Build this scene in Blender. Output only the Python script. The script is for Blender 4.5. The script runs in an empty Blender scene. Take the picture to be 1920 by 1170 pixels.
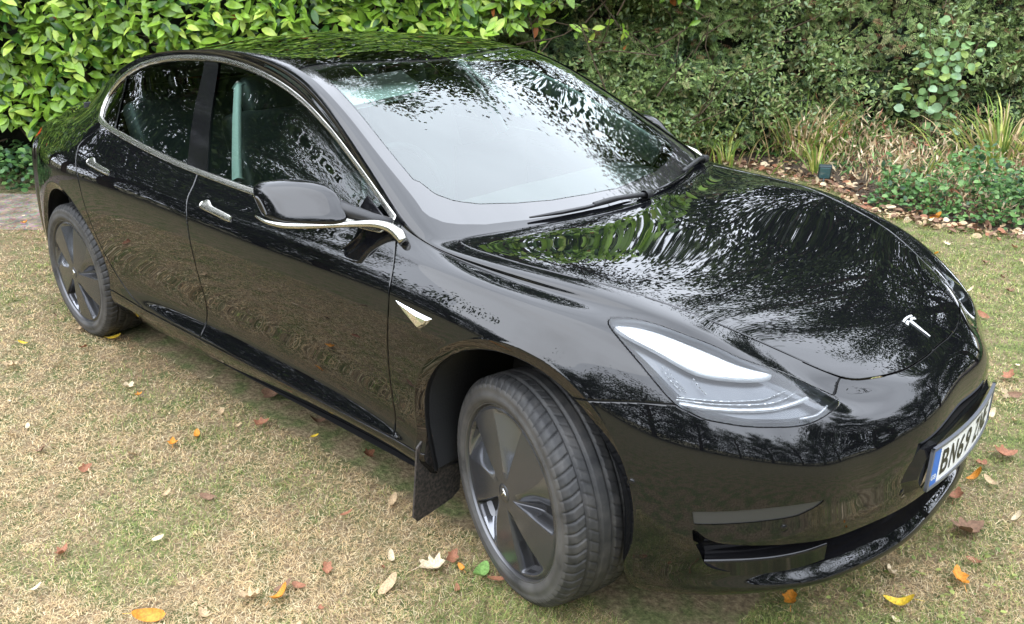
import bpy, math, random
import numpy as np
from mathutils import Vector, Matrix
from mathutils.bvhtree import BVHTree
random.seed(7); RNG=np.random.default_rng(11)
C=bpy.context.scene.collection
SC=bpy.context.scene
PI=math.pi

# ------------------------------------------------------------------ camera
cam=bpy.data.cameras.new('camera'); camo=bpy.data.objects.new('camera',cam); C.objects.link(camo)
CP=Vector((1.3986365,-2.4338476,1.7004831)); yaw,pit,rol=2.31114109,-0.36944491,0.00095798
fwd=Vector((math.cos(yaw)*math.cos(pit),math.sin(yaw)*math.cos(pit),math.sin(pit)))
rt=Vector((math.sin(yaw),-math.cos(yaw),0)); up=rt.cross(fwd)
r2=rt*math.cos(rol)+up*math.sin(rol); u2=-rt*math.sin(rol)+up*math.cos(rol)
camo.matrix_world=Matrix(((r2.x,u2.x,-fwd.x,CP.x),(r2.y,u2.y,-fwd.y,CP.y),(r2.z,u2.z,-fwd.z,CP.z),(0,0,0,1)))
cam.sensor_fit='HORIZONTAL'; cam.sensor_width=36; cam.lens=1636.90077/1920*36
cam.shift_y=-6.5165/1920; cam.clip_end=2000; cam.clip_start=.05
SC.camera=camo

# ------------------------------------------------------------------ sky, sun, exposure
SUN_EL=math.radians(50); SUN_AZ=math.radians(250)      # azimuth measured from +x, counter-clockwise
w=bpy.data.worlds.new('World'); SC.world=w; w.use_nodes=True
nt=w.node_tree; bg=nt.nodes['Background']; sky=nt.nodes.new('ShaderNodeTexSky'); sky.sky_type='NISHITA'; sky.sun_disc=False
sky.sun_elevation=SUN_EL; sky.sun_rotation=math.radians(90)-SUN_AZ
sky.air_density=1.0; sky.dust_density=2.5
tc=nt.nodes.new('ShaderNodeTexCoord')
nz=nt.nodes.new('ShaderNodeTexNoise'); nz.inputs['Scale'].default_value=2.2; nz.inputs['Detail'].default_value=6; nz.inputs['Roughness'].default_value=.55
nt.links.new(tc.outputs['Generated'],nz.inputs['Vector'])
cr_=nt.nodes.new('ShaderNodeValToRGB'); cr_.color_ramp.elements[0].position=.30; cr_.color_ramp.elements[1].position=.58
cr_.color_ramp.elements[0].color=(.72,.72,.72,1); cr_.color_ramp.elements[1].color=(1,1,1,1)
nt.links.new(nz.outputs['Fac'],cr_.inputs['Fac'])
mx=nt.nodes.new('ShaderNodeMixRGB'); mx.inputs['Color2'].default_value=(37,39.5,44,1)   # overcast cloud
nt.links.new(cr_.outputs['Color'],mx.inputs['Fac']); nt.links.new(sky.outputs['Color'],mx.inputs['Color1'])
nt.links.new(mx.outputs['Color'],bg.inputs['Color']); bg.inputs['Strength'].default_value=.13
sun=bpy.data.lights.new('sun','SUN'); sun.energy=.9; sun.angle=math.radians(62); sun.color=(1,.97,.92)
suno=bpy.data.objects.new('sun',sun); C.objects.link(suno)
sd=Vector((math.cos(SUN_AZ)*math.cos(SUN_EL),math.sin(SUN_AZ)*math.cos(SUN_EL),math.sin(SUN_EL)))
suno.rotation_euler=sd.to_track_quat('Z','Y').to_euler(); suno.location=sd*30
vs=SC.view_settings; vs.view_transform='Standard'; vs.look='None'; vs.gamma=1; vs.use_curve_mapping=False; vs.exposure=-.03
SC.cycles.max_bounces=8; SC.cycles.transparent_max_bounces=24; SC.cycles.glossy_bounces=4; SC.cycles.transmission_bounces=6
SC.cycles.caustics_reflective=False; SC.cycles.caustics_refractive=False

# ------------------------------------------------------------------ materials
def mat(name,col=(.5,.5,.5),rough=.5,metal=0,ior=1.5,coat=0,trans=0,spec=None):
    m=bpy.data.materials.new(name); m.use_nodes=True; b=m.node_tree.nodes['Principled BSDF']
    b.inputs['Base Color'].default_value=(*col,1); b.inputs['Roughness'].default_value=rough; b.inputs['Metallic'].default_value=metal
    b.inputs['IOR'].default_value=ior; b.inputs['Coat Weight'].default_value=coat; b.inputs['Transmission Weight'].default_value=trans
    return m
def N(m,t,**k):
    n=m.node_tree.nodes.new(t)
    for a,b in k.items():
        if a in n.inputs: n.inputs[a].default_value=b
        else: setattr(n,a,b)
    return n
def L(m,a,b): m.node_tree.links.new(a,b)
def bsdf(m): return m.node_tree.nodes['Principled BSDF']
def bump(m,tex_out,strength=.3,dist=.01):
    bp=N(m,'ShaderNodeBump'); bp.inputs['Strength'].default_value=strength; bp.inputs['Distance'].default_value=dist
    L(m,tex_out,bp.inputs['Height']); L(m,bp.outputs['Normal'],bsdf(m).inputs['Normal'])
def ramp(m,fac,stops):
    r=N(m,'ShaderNodeValToRGB'); e=r.color_ramp.elements
    while len(e)<len(stops): e.new(.5)
    for q,(p,c) in zip(e,stops): q.position=p; q.color=(*c,1)
    L(m,fac,r.inputs['Fac']); return r.outputs['Color']
def glassmat(name,tint,ior=1.7,refl=1.0,rough=.0):
    m=bpy.data.materials.new(name); m.use_nodes=True; n=m.node_tree; n.nodes.clear()
    o=n.nodes.new('ShaderNodeOutputMaterial'); tr=n.nodes.new('ShaderNodeBsdfTransparent'); tr.inputs['Color'].default_value=(*tint,1)
    gl=n.nodes.new('ShaderNodeBsdfGlossy'); gl.inputs['Roughness'].default_value=rough; gl.inputs['Color'].default_value=((refl,refl,refl,1) if isinstance(refl,float) else (*refl,1))
    fr=n.nodes.new('ShaderNodeFresnel'); fr.inputs['IOR'].default_value=ior
    mix=n.nodes.new('ShaderNodeMixShader'); n.links.new(fr.outputs[0],mix.inputs[0]); n.links.new(tr.outputs[0],mix.inputs[1]); n.links.new(gl.outputs[0],mix.inputs[2])
    n.links.new(mix.outputs[0],o.inputs['Surface']); return m
M={}
M['paint']=mat('black_paint',(.0035,.0037,.0045),.03,ior=1.6)
pm=M['paint']; pn=N(pm,'ShaderNodeTexNoise',Scale=3.5,Detail=5.,Roughness=.7); ptc=N(pm,'ShaderNodeTexCoord'); L(pm,ptc.outputs['Object'],pn.inputs['Vector']); pr_=N(pm,'ShaderNodeMapRange'); pr_.inputs['From Min'].default_value=.35; pr_.inputs['From Max'].default_value=.7; pr_.inputs['To Min'].default_value=.004; pr_.inputs['To Max'].default_value=.020; L(pm,pn.outputs['Fac'],pr_.inputs['Value']); L(pm,pr_.outputs['Result'],bsdf(pm).inputs['Roughness'])
M['gloss']=mat('gloss_black_plastic',(.006,.006,.007),.08,ior=1.5)
M['trim']=mat('matt_black_plastic',(.018,.018,.019),.45)
M['gap']=mat('panel_gap',(.003,.003,.003),.8)
M['chrome']=mat('satin_chrome',(.56,.55,.51),.26,metal=1)
M['chrome2']=mat('bright_chrome',(.85,.85,.85),.04,metal=1)
M['wglass']=glassmat('windscreen_glass',(.66,.82,.76),2.0,(.955,1.0,.985))
M['sglass']=glassmat('side_glass',(.64,.80,.74),1.62)
M['rglass']=glassmat('roof_glass',(.02,.025,.022),1.62)
M['frit']=mat('black_frit',(.02,.02,.02),.03,ior=1.95)
M['lens']=glassmat('headlight_lens',(.95,.97,.98),1.5)
M['white_refl']=mat('reflector',(.85,.87,.88),.22,metal=.6)
M['lampdark']=mat('lamp_housing',(.10,.104,.112),.28,metal=.7)
M['tyre']=mat('tyre_rubber',(.03,.03,.031),.62)
TYRE_=M['tyre']; tco=N(TYRE_,'ShaderNodeTexCoord'); tn=N(TYRE_,'ShaderNodeTexNoise',Scale=14.,Detail=7.,Roughness=.65); L(TYRE_,tco.outputs['Object'],tn.inputs['Vector']); L(TYRE_,ramp(TYRE_,tn.outputs['Fac'],[(.33,(.008,.008,.009)),(.47,(.020,.020,.020)),(.6,(.038,.036,.034)),(.75,(.07,.065,.058))]),bsdf(TYRE_).inputs['Base Color'])
TY2=M['tyre_wall']=mat('tyre_sidewall',(.06,.06,.06),.6); tn=N(TY2,'ShaderNodeTexNoise',Scale=9.,Detail=7.,Roughness=.6); tc2=N(TY2,'ShaderNodeTexCoord'); L(TY2,tc2.outputs['Object'],tn.inputs['Vector']); L(TY2,ramp(TY2,tn.outputs['Fac'],[(.36,(.022,.022,.022)),(.44,(.050,.048,.047)),(.62,(.078,.075,.071)),(.8,(.10,.096,.09))]),bsdf(TY2).inputs['Base Color'])
M['flap']=mat('mud_flap_rubber',(.04,.038,.038),.6); tn=N(M['flap'],'ShaderNodeTexNoise',Scale=22.,Detail=6.); L(M['flap'],ramp(M['flap'],tn.outputs['Fac'],[(.4,(.018,.018,.018)),(.55,(.06,.052,.048)),(.7,(.11,.085,.07))]),bsdf(M['flap']).inputs['Base Color'])
M['rim']=mat('wheel_cover_grey',(.085,.086,.092),.24,metal=.65)
M['slot_shade']=mat('wheel_slot_shade',(.012,.012,.013),.5)  # near-black painted in for the shade inside the cover's slot openings
M['lip']=mat('rim_lip',(.13,.13,.135),.35,metal=.7)
M['interior']=mat('interior_black',(.03,.031,.031),.7)
M['seat']=mat('seat_vinyl',(.05,.052,.053),.45)
M['dash']=mat('dash_trim',(.13,.13,.12),.6)
M['lit_facet']=mat('wheel_cover_lit_facet',(.17,.175,.19),.16,metal=.8)  # cover grey made brighter on the slot ramps: sky light painted in
M['tail']=mat('tail_lamp_red',(.35,.012,.01),.06)
M['silver']=mat('emblem_silver',(.85,.86,.85),.38,metal=.8)
M['fogm']=mat('vent_insert_grey',(.038,.038,.037),.26)
M['visor']=mat('visor_cloth',(.86,.90,.86),.7)
M['palegrey']=mat('pale_trim',(.55,.6,.57),.6)

# ------------------------------------------------------------------ object helpers
def link(name,me,m=None,parent=None):
    o=bpy.data.objects.new(name,me); C.objects.link(o)
    if m is not None and not me.materials: me.materials.append(m)
    if parent is not None: o.parent=parent
    return o
def empty(name,label,cat,loc=(0,0,0),rz=0,group=None):
    o=bpy.data.objects.new(name,None); C.objects.link(o); o.location=loc; o.rotation_euler=(0,0,rz); o.empty_display_size=.1
    o['label']=label; o['category']=cat
    if group: o['group']=group
    return o
def tag(o,label=None,cat=None,group=None,kind=None):
    if label: o['label']=label
    if cat: o['category']=cat
    if group: o['group']=group
    if kind: o['kind']=kind
    return o
def fastmesh(name,V,F,k=None,mats=None,mi=None,smooth=False):
    """V (n,3), F (m,k) int array"""
    V=np.asarray(V,np.float32); F=np.asarray(F,np.int32); me=bpy.data.meshes.new(name)
    me.vertices.add(len(V)); me.vertices.foreach_set('co',V.ravel())
    n,k=F.shape; me.loops.add(n*k); me.loops.foreach_set('vertex_index',F.ravel())
    me.polygons.add(n); me.polygons.foreach_set('loop_start',np.arange(n,dtype=np.int32)*k)
    if mats:
        for q in mats: me.materials.append(q)
    if mi is not None: me.polygons.foreach_set('material_index',np.asarray(mi,np.int32))
    if smooth: me.polygons.foreach_set('use_smooth',np.ones(n,bool))
    me.update(calc_edges=True); return me
def mesh_from(name,V,F,smooth=True):
    me=bpy.data.meshes.new(name); me.from_pydata([tuple(v) for v in V],[],[tuple(f) for f in F]); 
    if smooth: me.polygons.foreach_set('use_smooth',[True]*len(me.polygons))
    me.update(); return me
def cat_mull(P,n=8,closed=False):
    P=np.array(P,float)
    if closed: Q=np.vstack([P[-1],P,P[0],P[1]])
    else: Q=np.vstack([2*P[0]-P[1],P,2*P[-1]-P[-2]])
    out=[]
    for i in range(1,len(Q)-2):
        for t in np.linspace(0,1,n,endpoint=False):
            out.append(.5*(2*Q[i]+(Q[i+1]-Q[i-1])*t+(2*Q[i-1]-5*Q[i]+4*Q[i+1]-Q[i+2])*t*t+(3*Q[i]-Q[i-1]-3*Q[i+1]+Q[i+2])*t**3))
    if not closed: out.append(Q[-2])
    return np.array(out)

# ------------------------------------------------------------------ the car's skin (half, y = half width w >= 0)
def interp(rows,xs):
    """monotone (PCHIP) interpolation of (x,w,z) control rows at xs, x descending"""
    A=np.array(rows,float)[::-1]; x=A[:,0]; out=[]
    h=np.diff(x)
    for c in (1,2):
        y=A[:,c]; d=np.diff(y)/h; m=np.zeros(len(x))
        for i in range(1,len(x)-1):
            w1=h[i-1];w2=h[i]; m[i]=(d[i-1]*w2+d[i]*w1)/(w1+w2)
        m[0]=d[0];m[-1]=d[-1]
        res=[]
        for q in xs:
            i=int(np.clip(np.searchsorted(x,q)-1,0,len(x)-2)); t=(q-x[i])/h[i]
            res.append((2*t**3-3*t*t+1)*y[i]+(t**3-2*t*t+t)*h[i]*m[i]+(-2*t**3+3*t*t)*y[i+1]+(t**3-t*t)*h[i]*m[i+1])
        out.append(res)
    return np.stack([np.array(xs),np.array(out[0]),np.array(out[1])],1)
XS=[-.16,-.42,-.62,-.9,-1.2,-1.5,-1.85,-2.2,-2.55,-2.85,-3.1,-3.35,-3.55,-3.70]     # stations 5..18
# rows from station 4 backwards
XR={'0':[-.01,-.185,-.245,-.34]+XS[3:],'1':[-.02,-.215,-.28,-.38]+XS[3:],'2':[.03,-.31,-.40,-.51]+XS[3:],
    '3':[.06,-.28,-.50,-.64]+XS[3:]}
R={}
R['0']=[(.68,0,.787),(.6,0,.818),(.4,0,.872),(.2,0,.908),(0,0,.936),(-.14,0,.953),(-.245,0,.966),(-.40,0,1.038),(-.6,0,1.135),(-.8,0,1.225),(-1.0,0,1.307),(-1.2,0,1.379),(-1.4,0,1.428),(-1.6,0,1.449),(-1.9,0,1.450),(-2.2,0,1.425),(-2.55,0,1.365),(-2.85,0,1.27),(-3.1,0,1.19),(-3.35,0,1.125),(-3.55,0,1.105),(-3.76,0,1.11)]
R['2']=[(.692,.405,.749),(.561,.495,.807),(.379,.583,.878),(.191,.647,.917),(.036,.70,.940),(-.138,.728,.955),(-.40,.738,.968),(-.578,.718,1.057),(-.762,.69,1.155),(-.955,.655,1.253),(-1.177,.62,1.347),(-1.35,.598,1.388),(-1.6,.575,1.408),(-1.9,.56,1.410),(-2.2,.553,1.385),(-2.55,.555,1.328),(-2.85,.555,1.225),(-3.1,.555,1.11),(-3.35,.53,1.045),(-3.55,.495,1.02),(-3.70,.455,1.0)]
R['3']=[(.30,.69,.889),(.09,.75,.910),(-.14,.782,.924),(-.35,.79,.942),(-.5,.792,.970),(-.64,.770,1.030),(-.81,.727,1.105),(-1.05,.664,1.207),(-1.293,.615,1.289),(-1.537,.582,1.342),(-1.784,.563,1.371),(-2.011,.559,1.375),(-2.367,.576,1.350),(-2.655,.60,1.285),(-2.85,.618,1.195),(-3.1,.62,1.075),(-3.35,.60,1.0),(-3.55,.56,.97),(-3.72,.50,.965)]
R['4']=[(.33,.745,.858),(.10,.802,.898),(-.16,.832,.912),(-.42,.832,.930),(-.62,.812,.975),(-.9,.775,1.033),(-1.2,.730,1.125),(-1.5,.698,1.175),(-1.85,.688,1.19),(-2.2,.69,1.185),(-2.55,.69,1.17),(-2.85,.685,1.105),(-3.1,.675,1.04),(-3.35,.65,.99),(-3.55,.605,.96),(-3.75,.545,.94)]
R['5']=[(.355,.795,.81),(.11,.85,.866),(-.16,.868,.884),(-.42,.862,.908),(-.62,.842,.942),(-.9,.828,.960),(-1.25,.823,.970),(-1.7,.815,.985),(-2.1,.80,1.01),(-2.5,.783,1.040),(-2.85,.76,1.035),(-3.1,.74,1.0),(-3.35,.70,.965),(-3.55,.645,.94),(-3.77,.58,.92)]
R['6']=[(.375,.825,.73),(.12,.885,.80),(-.16,.898,.825),(-.42,.897,.862),(-.9,.885,.892),(-1.5,.882,.908),(-2.2,.880,.933),(-2.55,.873,.945),(-2.85,.858,.94),(-3.1,.825,.92),(-3.35,.765,.895),(-3.55,.70,.88),(-3.79,.62,.86)]
R['7']=[(.39,.85,.63),(.12,.908,.73),(-.16,.915,.76),(-.42,.917,.78),(-.9,.920,.795),(-1.5,.921,.81),(-2.2,.922,.835),(-2.55,.922,.845),(-2.85,.912,.845),(-3.1,.875,.83),(-3.35,.806,.81),(-3.55,.735,.80),(-3.82,.64,.79)]
R['8']=[(.395,.865,.50),(.13,.915,.55),(-.16,.915,.57),(-.42,.910,.58),(-.9,.903,.59),(-1.5,.902,.60),(-2.2,.909,.62),(-2.55,.918,.63),(-2.85,.918,.64),(-3.1,.892,.63),(-3.35,.832,.61),(-3.55,.755,.60),(-3.84,.65,.60)]
R['9']=[(.395,.868,.38),(.13,.912,.38),(-.16,.905,.38),(-.42,.879,.39),(-.9,.866,.395),(-1.5,.863,.400),(-2.2,.876,.410),(-2.55,.903,.42),(-2.85,.912,.43),(-3.1,.892,.43),(-3.35,.84,.42),(-3.55,.76,.42),(-3.84,.65,.42)]
R['10']=[(.395,.865,.28),(.13,.905,.28),(-.16,.903,.285),(-.42,.898,.305),(-.9,.899,.312),(-1.5,.900,.316),(-2.2,.899,.315),(-2.55,.90,.30),(-2.85,.903,.31),(-3.1,.885,.31),(-3.35,.83,.32),(-3.55,.75,.32),(-3.82,.64,.32)]
R['11']=[(.39,.84,.205),(.13,.88,.205),(-.16,.88,.205),(-.42,.858,.236),(-.9,.85,.228),(-1.5,.85,.212),(-2.2,.855,.21),(-2.55,.865,.22),(-2.85,.87,.23),(-3.1,.85,.24),(-3.35,.80,.25),(-3.55,.72,.26),(-3.78,.61,.27)]
FC={ # explicit columns: row -> corner(i=0), i=1, i=2, i=3
 '2':[(.692,.405,.749),(.60,.470,.790),(.42,.563,.864),(.25,.628,.907)],
 '3':[(.720,.418,.706),(.641,.517,.749),(.50,.622,.832),(.30,.69,.889)],
 '4':[(.753,.438,.678),(.687,.556,.718),(.54,.672,.785),(.33,.745,.858)],
 '5':[(.773,.450,.640),(.712,.583,.670),(.57,.712,.729),(.355,.795,.81)],
 '6':[(.787,.460,.600),(.733,.600,.618),(.592,.742,.662),(.375,.830,.735)],
 '7':[(.796,.468,.545),(.742,.611,.550),(.602,.758,.570),(.39,.855,.63)],
 '8':[(.798,.470,.460),(.742,.612,.46),(.603,.762,.465),(.395,.868,.50)],
 '9':[(.795,.468,.360),(.737,.609,.36),(.602,.760,.365),(.395,.870,.38)],
 '10':[(.765,.444,.312),(.706,.584,.310),(.586,.747,.302),(.395,.866,.288)],
 '11':[(.792,.462,.266),(.726,.602,.264),(.590,.750,.256),(.393,.858,.236)]}
FJ={ # front face columns j=0 (y=0), j=1 : rows 2..11
 '2':[(.775,0,.735),(.757,.235,.733)],'3':[(.810,0,.712),(.794,.235,.710)],'4':[(.838,0,.683),(.822,.24,.680)],
 '5':[(.856,0,.648),(.846,.245,.645)],'6':[(.865,0,.608),(.857,.25,.606)],'7':[(.868,0,.545),(.859,.253,.545)],
 '8':[(.866,0,.460),(.853,.255,.46)],'9':[(.860,0,.360),(.848,.255,.36)],'10':[(.832,0,.315),(.819,.244,.314)],'11':[(.862,0,.268),(.848,.254,.267)]}
RJ={ # rear face
 '2':[(-3.775,0,1.10),(-3.76,.25,1.07)],'3':[(-3.79,0,1.06),(-3.775,.25,1.035)],'4':[(-3.80,0,1.02),(-3.785,.27,1.0)],
 '5':[(-3.805,0,.98),(-3.79,.29,.96)],'6':[(-3.82,0,.90),(-3.80,.31,.89)],'7':[(-3.84,0,.82),(-3.82,.32,.81)],
 '8':[(-3.853,0,.62),(-3.835,.33,.62)],'9':[(-3.85,0,.42),(-3.83,.33,.42)],'10':[(-3.84,0,.32),(-3.82,.32,.32)],'11':[(-3.80,0,.26),(-3.78,.31,.26)]}
def _drop(p,dz,k): return (p[0]-(k if p[0]>.3 else 0)*1.0,p[1]*(1-k*1.2),p[2]-dz)
FC['12']=[_drop(p,.028,.008) for p in FC['11']]; FJ['12']=[_drop(p,.028,.008) for p in FJ['11']]; RJ['12']=[_drop(p,.02,.01) for p in RJ['11']]
R['12']=[(a,b-.018,c-.012) for a,b,c in R['11']]
R['11']=[(a,b+.004,c+.018) for a,b,c in R['11']]
def build_cage():
    top={}; side={}
    n=4+len(XS)+1      # number of stations (0..18)
    # row 0 and 1
    x0=[.775,.63,.45,.27,.10]+XR['0'][1:]; x0[4]=.06
    r0=interp([(.775,0,.735)]+R['0'],x0)
    r2=np.array(FC['2']+[tuple(q) for q in interp(R['2'],XR['2'])])
    r2=np.vstack([r2[:4],interp(R['2'],XR['2'])])
    XA=XR['0']; r0=np.vstack([interp([(.775,0,.735)]+R['0'],[.775,.66,.48,.28]),interp(R['0'],XA)])
    r1=[]
    for i in range(len(r0)):
        f=.5
        p=r0[i]*(1-f)+r2[i]*f
        # crown: parabolic in w
        p[2]=r0[i][2]+(r2[i][2]-r0[i][2])*f*f*1.12; p[0]=r0[i][0]+(r2[i][0]-r0[i][0])*f*f*1.1
        r1.append(p)
    r1[0]=np.array(FJ['2'][1])
    r0[0]=np.array(FJ['2'][0])
    top=[r0,np.array(r1),r2]
    side=[r2]
    for k in range(3,13):
        s=str(k); xs=XR.get(s,[.11]+XS)
        side.append(np.vstack([np.array(FC[s]),interp(R[s],[xs[0]]+list(xs[1:]))]))
    for s_ in side[2:]:
        for _ in range(4):
            d=np.zeros_like(s_)
            for i in range(1,len(s_)-1):
                t=(s_[i,0]-s_[i-1,0])/(s_[i+1,0]-s_[i-1,0]); d[i,1:]=(s_[i-1]*(1-t)+s_[i+1]*t-s_[i])[1:]
            for i in range(5,len(s_)-3):
                t=(s_[i,0]-s_[i-1,0])/(s_[i+1,0]-s_[i-1,0]); s_[i,1:]+=.28*(d[i]-(d[i-1]*(1-t)+d[i+1]*t))[1:]
    return top,side
def cage_mesh():
    top,side=build_cage(); V=[];idx={}
    def add(key,p):
        idx[key]=len(V); V.append(tuple(p))
    n=len(top[0])
    for j in range(2):
        for i in range(n): add(('t',i,j),top[j][i])
    for k in range(11):
        for i in range(n): add(('s',i,k),side[k][i])
    for i in range(n): idx[('t',i,2)]=idx[('s',i,0)]
    for k in range(1,11):
        for j in range(2):
            add(('f',j,k),FJ[str(k+2)][j]); add(('r',j,k),RJ[str(k+2)][j])
        idx[('f',2,k)]=idx[('s',0,k)]; idx[('r',2,k)]=idx[('s',n-1,k)]
    for j in range(3): idx[('f',j,0)]=idx[('t',0,j)]; idx[('r',j,0)]=idx[('t',n-1,j)]
    F=[]
    for i in range(n-1):
        for j in range(2): F.append([idx['t',i,j],idx['t',i+1,j],idx['t',i+1,j+1],idx['t',i,j+1]])
        for k in range(10): F.append([idx['s',i,k],idx['s',i+1,k],idx['s',i+1,k+1],idx['s',i,k+1]])
    for j in range(2):
        for k in range(10):
            F.append([idx['f',j,k],idx['f',j+1,k],idx['f',j+1,k+1],idx['f',j,k+1]])
            F.append([idx['r',j+1,k],idx['r',j,k],idx['r',j,k+1],idx['r',j+1,k+1]])
    # mirror
    V=np.array(V); nv=len(V); mir=np.zeros(nv,int); W=list(V)
    for i,p in enumerate(V):
        if abs(p[1])<1e-9: mir[i]=i
        else: mir[i]=len(W); W.append(np.array([p[0],-p[1],p[2]]))
    F2=[list(f) for f in F]+[[mir[q] for q in f[::-1]] for f in F]
    return np.array(W),F2
def limit_fit(V,F,it=6):
    n=len(V); nb=[set() for _ in range(n)]; fn=[[] for _ in range(n)]; ec={}
    for f in F:
        for a in range(4):
            u,v=f[a],f[(a+1)%4]; nb[u].add(v); nb[v].add(u); ec[(min(u,v),max(u,v))]=ec.get((min(u,v),max(u,v)),0)+1
            fn[f[a]].append(f[(a+2)%4])
    A=np.zeros((n,n)); bd=[set() for _ in range(n)]
    for (u,v),c in ec.items():
        if c==1: bd[u].add(v); bd[v].add(u)
    for i in range(n):
        if bd[i]:
            A[i,i]=4/6
            for q in bd[i]: A[i,q]=1/6
        else:
            k=len(nb[i]); A[i,i]=k*k/(k*(k+5))
            for q in nb[i]: A[i,q]+=4/(k*(k+5))
            for q in fn[i]: A[i,q]+=1/(k*(k+5))
    X=V.copy()
    for _ in range(it): X=X+(V-A@X)*.9
    return X
def skin_arrays(level=4):
    V,F=cage_mesh(); X=limit_fit(V,F)
    me=mesh_from('cage',X,F); o=bpy.data.objects.new('cage',me); C.objects.link(o)
    md=o.modifiers.new('s','SUBSURF'); md.levels=level; md.render_levels=level; md.quality=3
    dg=bpy.context.evaluated_depsgraph_get(); ev=o.evaluated_get(dg).to_mesh()
    v=np.empty(len(ev.vertices)*3,np.float32); ev.vertices.foreach_get('co',v); v=v.reshape(-1,3).astype(float)
    q=np.empty(len(ev.polygons)*4,np.int32); ev.loops.foreach_get('vertex_index',q); q=q.reshape(-1,4)
    nm=np.empty(len(ev.vertices)*3,np.float32); ev.vertices.foreach_get('normal',nm); nm=nm.reshape(-1,3).astype(float)
    bpy.data.objects.remove(o); 
    return v,nm,q
SV,SN,SQ=skin_arrays(5)
# orient outward
cgt=SV.mean(0)
if ((SV-cgt)*SN).sum(1).mean()<0: SN=-SN; SQ=SQ[:,::-1]
# ------------------------------------------------------------------ cutting the skin into panels
BVH=BVHTree.FromPolygons([tuple(v) for v in SV],[tuple(q) for q in SQ])
def side_y(x,z,default=-.9):
    h=BVH.ray_cast(Vector((x,-3,z)),Vector((0,1,0))); return (h[0].y,h[1]) if h[0] is not None else (default,Vector((0,-1,0)))
def front_x(y,z):
    h=BVH.ray_cast(Vector((3,y,z)),Vector((-1,0,0))); return (h[0].x,h[1]) if h[0] is not None else (.85,Vector((1,0,0)))
def top_z(x,y):
    h=BVH.ray_cast(Vector((x,y,3)),Vector((0,0,-1))); return (h[0].z,h[1]) if h[0] is not None else (.8,Vector((0,0,1)))
class Sheet:
    def __init__(s,V,Nn,T): s.V=V; s.N=Nn; s.T=T
    def used(s):
        u,inv=np.unique(s.T,return_inverse=True); return Sheet(s.V[u],s.N[u],inv.reshape(-1,3))
    def copy(s): return Sheet(s.V.copy(),s.N.copy(),s.T.copy())
def half_sheet():
    c=SV[SQ]; m=(c[:,:,1]<=1e-6).all(1); q=SQ[m]
    T=np.vstack([q[:,[0,1,2]],q[:,[0,2,3]]]); return Sheet(SV.copy(),SN.copy(),T).used()
def split(sh,f):
    """insert the contour f=0; returns sheet with new verts, per-triangle sign"""
    V,Nn,T=sh.V,sh.N,sh.T; f=f.copy(); f[np.abs(f)<1e-7]=1e-7
    s=f>0; st=s[T]; cnt=st.sum(1); cross=(cnt>0)&(cnt<3)
    keep=T[~cross]; ksgn=st[~cross][:,0]
    X=T[cross]; SX=st[cross]
    if len(X)==0: return sh,ksgn
    odd=np.where(cnt[cross]==1,np.argmax(SX,1),np.argmin(SX,1))
    a=X[np.arange(len(X)),odd]; b=X[np.arange(len(X)),(odd+1)%3]; c=X[np.arange(len(X)),(odd+2)%3]
    E=np.vstack([np.stack([a,b],1),np.stack([a,c],1)]); E.sort(1)
    ue,inv=np.unique(E,axis=0,return_inverse=True); inv=inv.ravel()
    t=f[ue[:,0]]/(f[ue[:,0]]-f[ue[:,1]])
    NV=V[ue[:,0]]*(1-t[:,None])+V[ue[:,1]]*t[:,None]; NN=Nn[ue[:,0]]*(1-t[:,None])+Nn[ue[:,1]]*t[:,None]
    NN/=np.linalg.norm(NN,axis=1)[:,None]
    ab=len(V)+inv[:len(X)]; ac=len(V)+inv[len(X):]
    T1=np.stack([a,ab,ac],1); T2=np.stack([ab,b,c],1); T3=np.stack([ab,c,ac],1); sa=s[a]
    TT=np.vstack([keep,T1,T2,T3]); sg=np.concatenate([ksgn,sa,~sa,~sa])
    return Sheet(np.vstack([V,NV]),np.vstack([Nn,NN]),TT),sg
def clip(sh,fn,lv=0.0):
    r,sg=split(sh,fn(sh.V)-lv); return Sheet(r.V,r.N,r.T[sg]).used(),Sheet(r.V,r.N,r.T[~sg]).used()
def insert(sh,fn,*lv):
    for l in lv: sh,_=split(sh,fn(sh.V)-l)
    return sh
def poly_sdf(poly,proj,closed=True):
    """positive inside (closed) or negative distance (open)"""
    P=np.array(poly,float); A=P if closed else P[:-1]; B=np.roll(P,-1,0) if closed else P[1:]
    def f(V):
        q=proj(V); d=np.full(len(q),1e9); ins=np.zeros(len(q),bool)
        for a,b in zip(A,B):
            ab=b-a; t=np.clip(((q-a)@ab)/(ab@ab+1e-12),0,1); dd=np.hypot(*(q-a-t[:,None]*ab).T); d=np.minimum(d,dd)
            if closed:
                c=(a[1]>q[:,1])!=(b[1]>q[:,1])
                with np.errstate(divide='ignore',invalid='ignore'): xx=(b[0]-a[0])*(q[:,1]-a[1])/(b[1]-a[1])+a[0]
                ins^=c&(q[:,0]<xx)
        return np.where(ins,d,-d) if closed else -d
    return f
PS=lambda V:V[:,[0,2]]
PT=lambda V:np.stack([V[:,0],-V[:,1]],1)
PF=lambda V:np.stack([-V[:,1],V[:,2]],1)
def side_only(fn,bad=-1.): return lambda V: fn(V)
def renorm(sh,mask=None):
    a=sh.V[sh.T]; n=np.cross(a[:,1]-a[:,0],a[:,2]-a[:,0]); NN=np.zeros_like(sh.V)
    for k in range(3): np.add.at(NN,sh.T[:,k],n)
    NN/=np.linalg.norm(NN,axis=1)[:,None]+1e-12
    sg=np.sign((NN*sh.N).sum(1)); sg[sg==0]=1
    NN*=sg[:,None]
    if mask is None: sh.N=NN
    else: sh.N[mask]=NN[mask]
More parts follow.
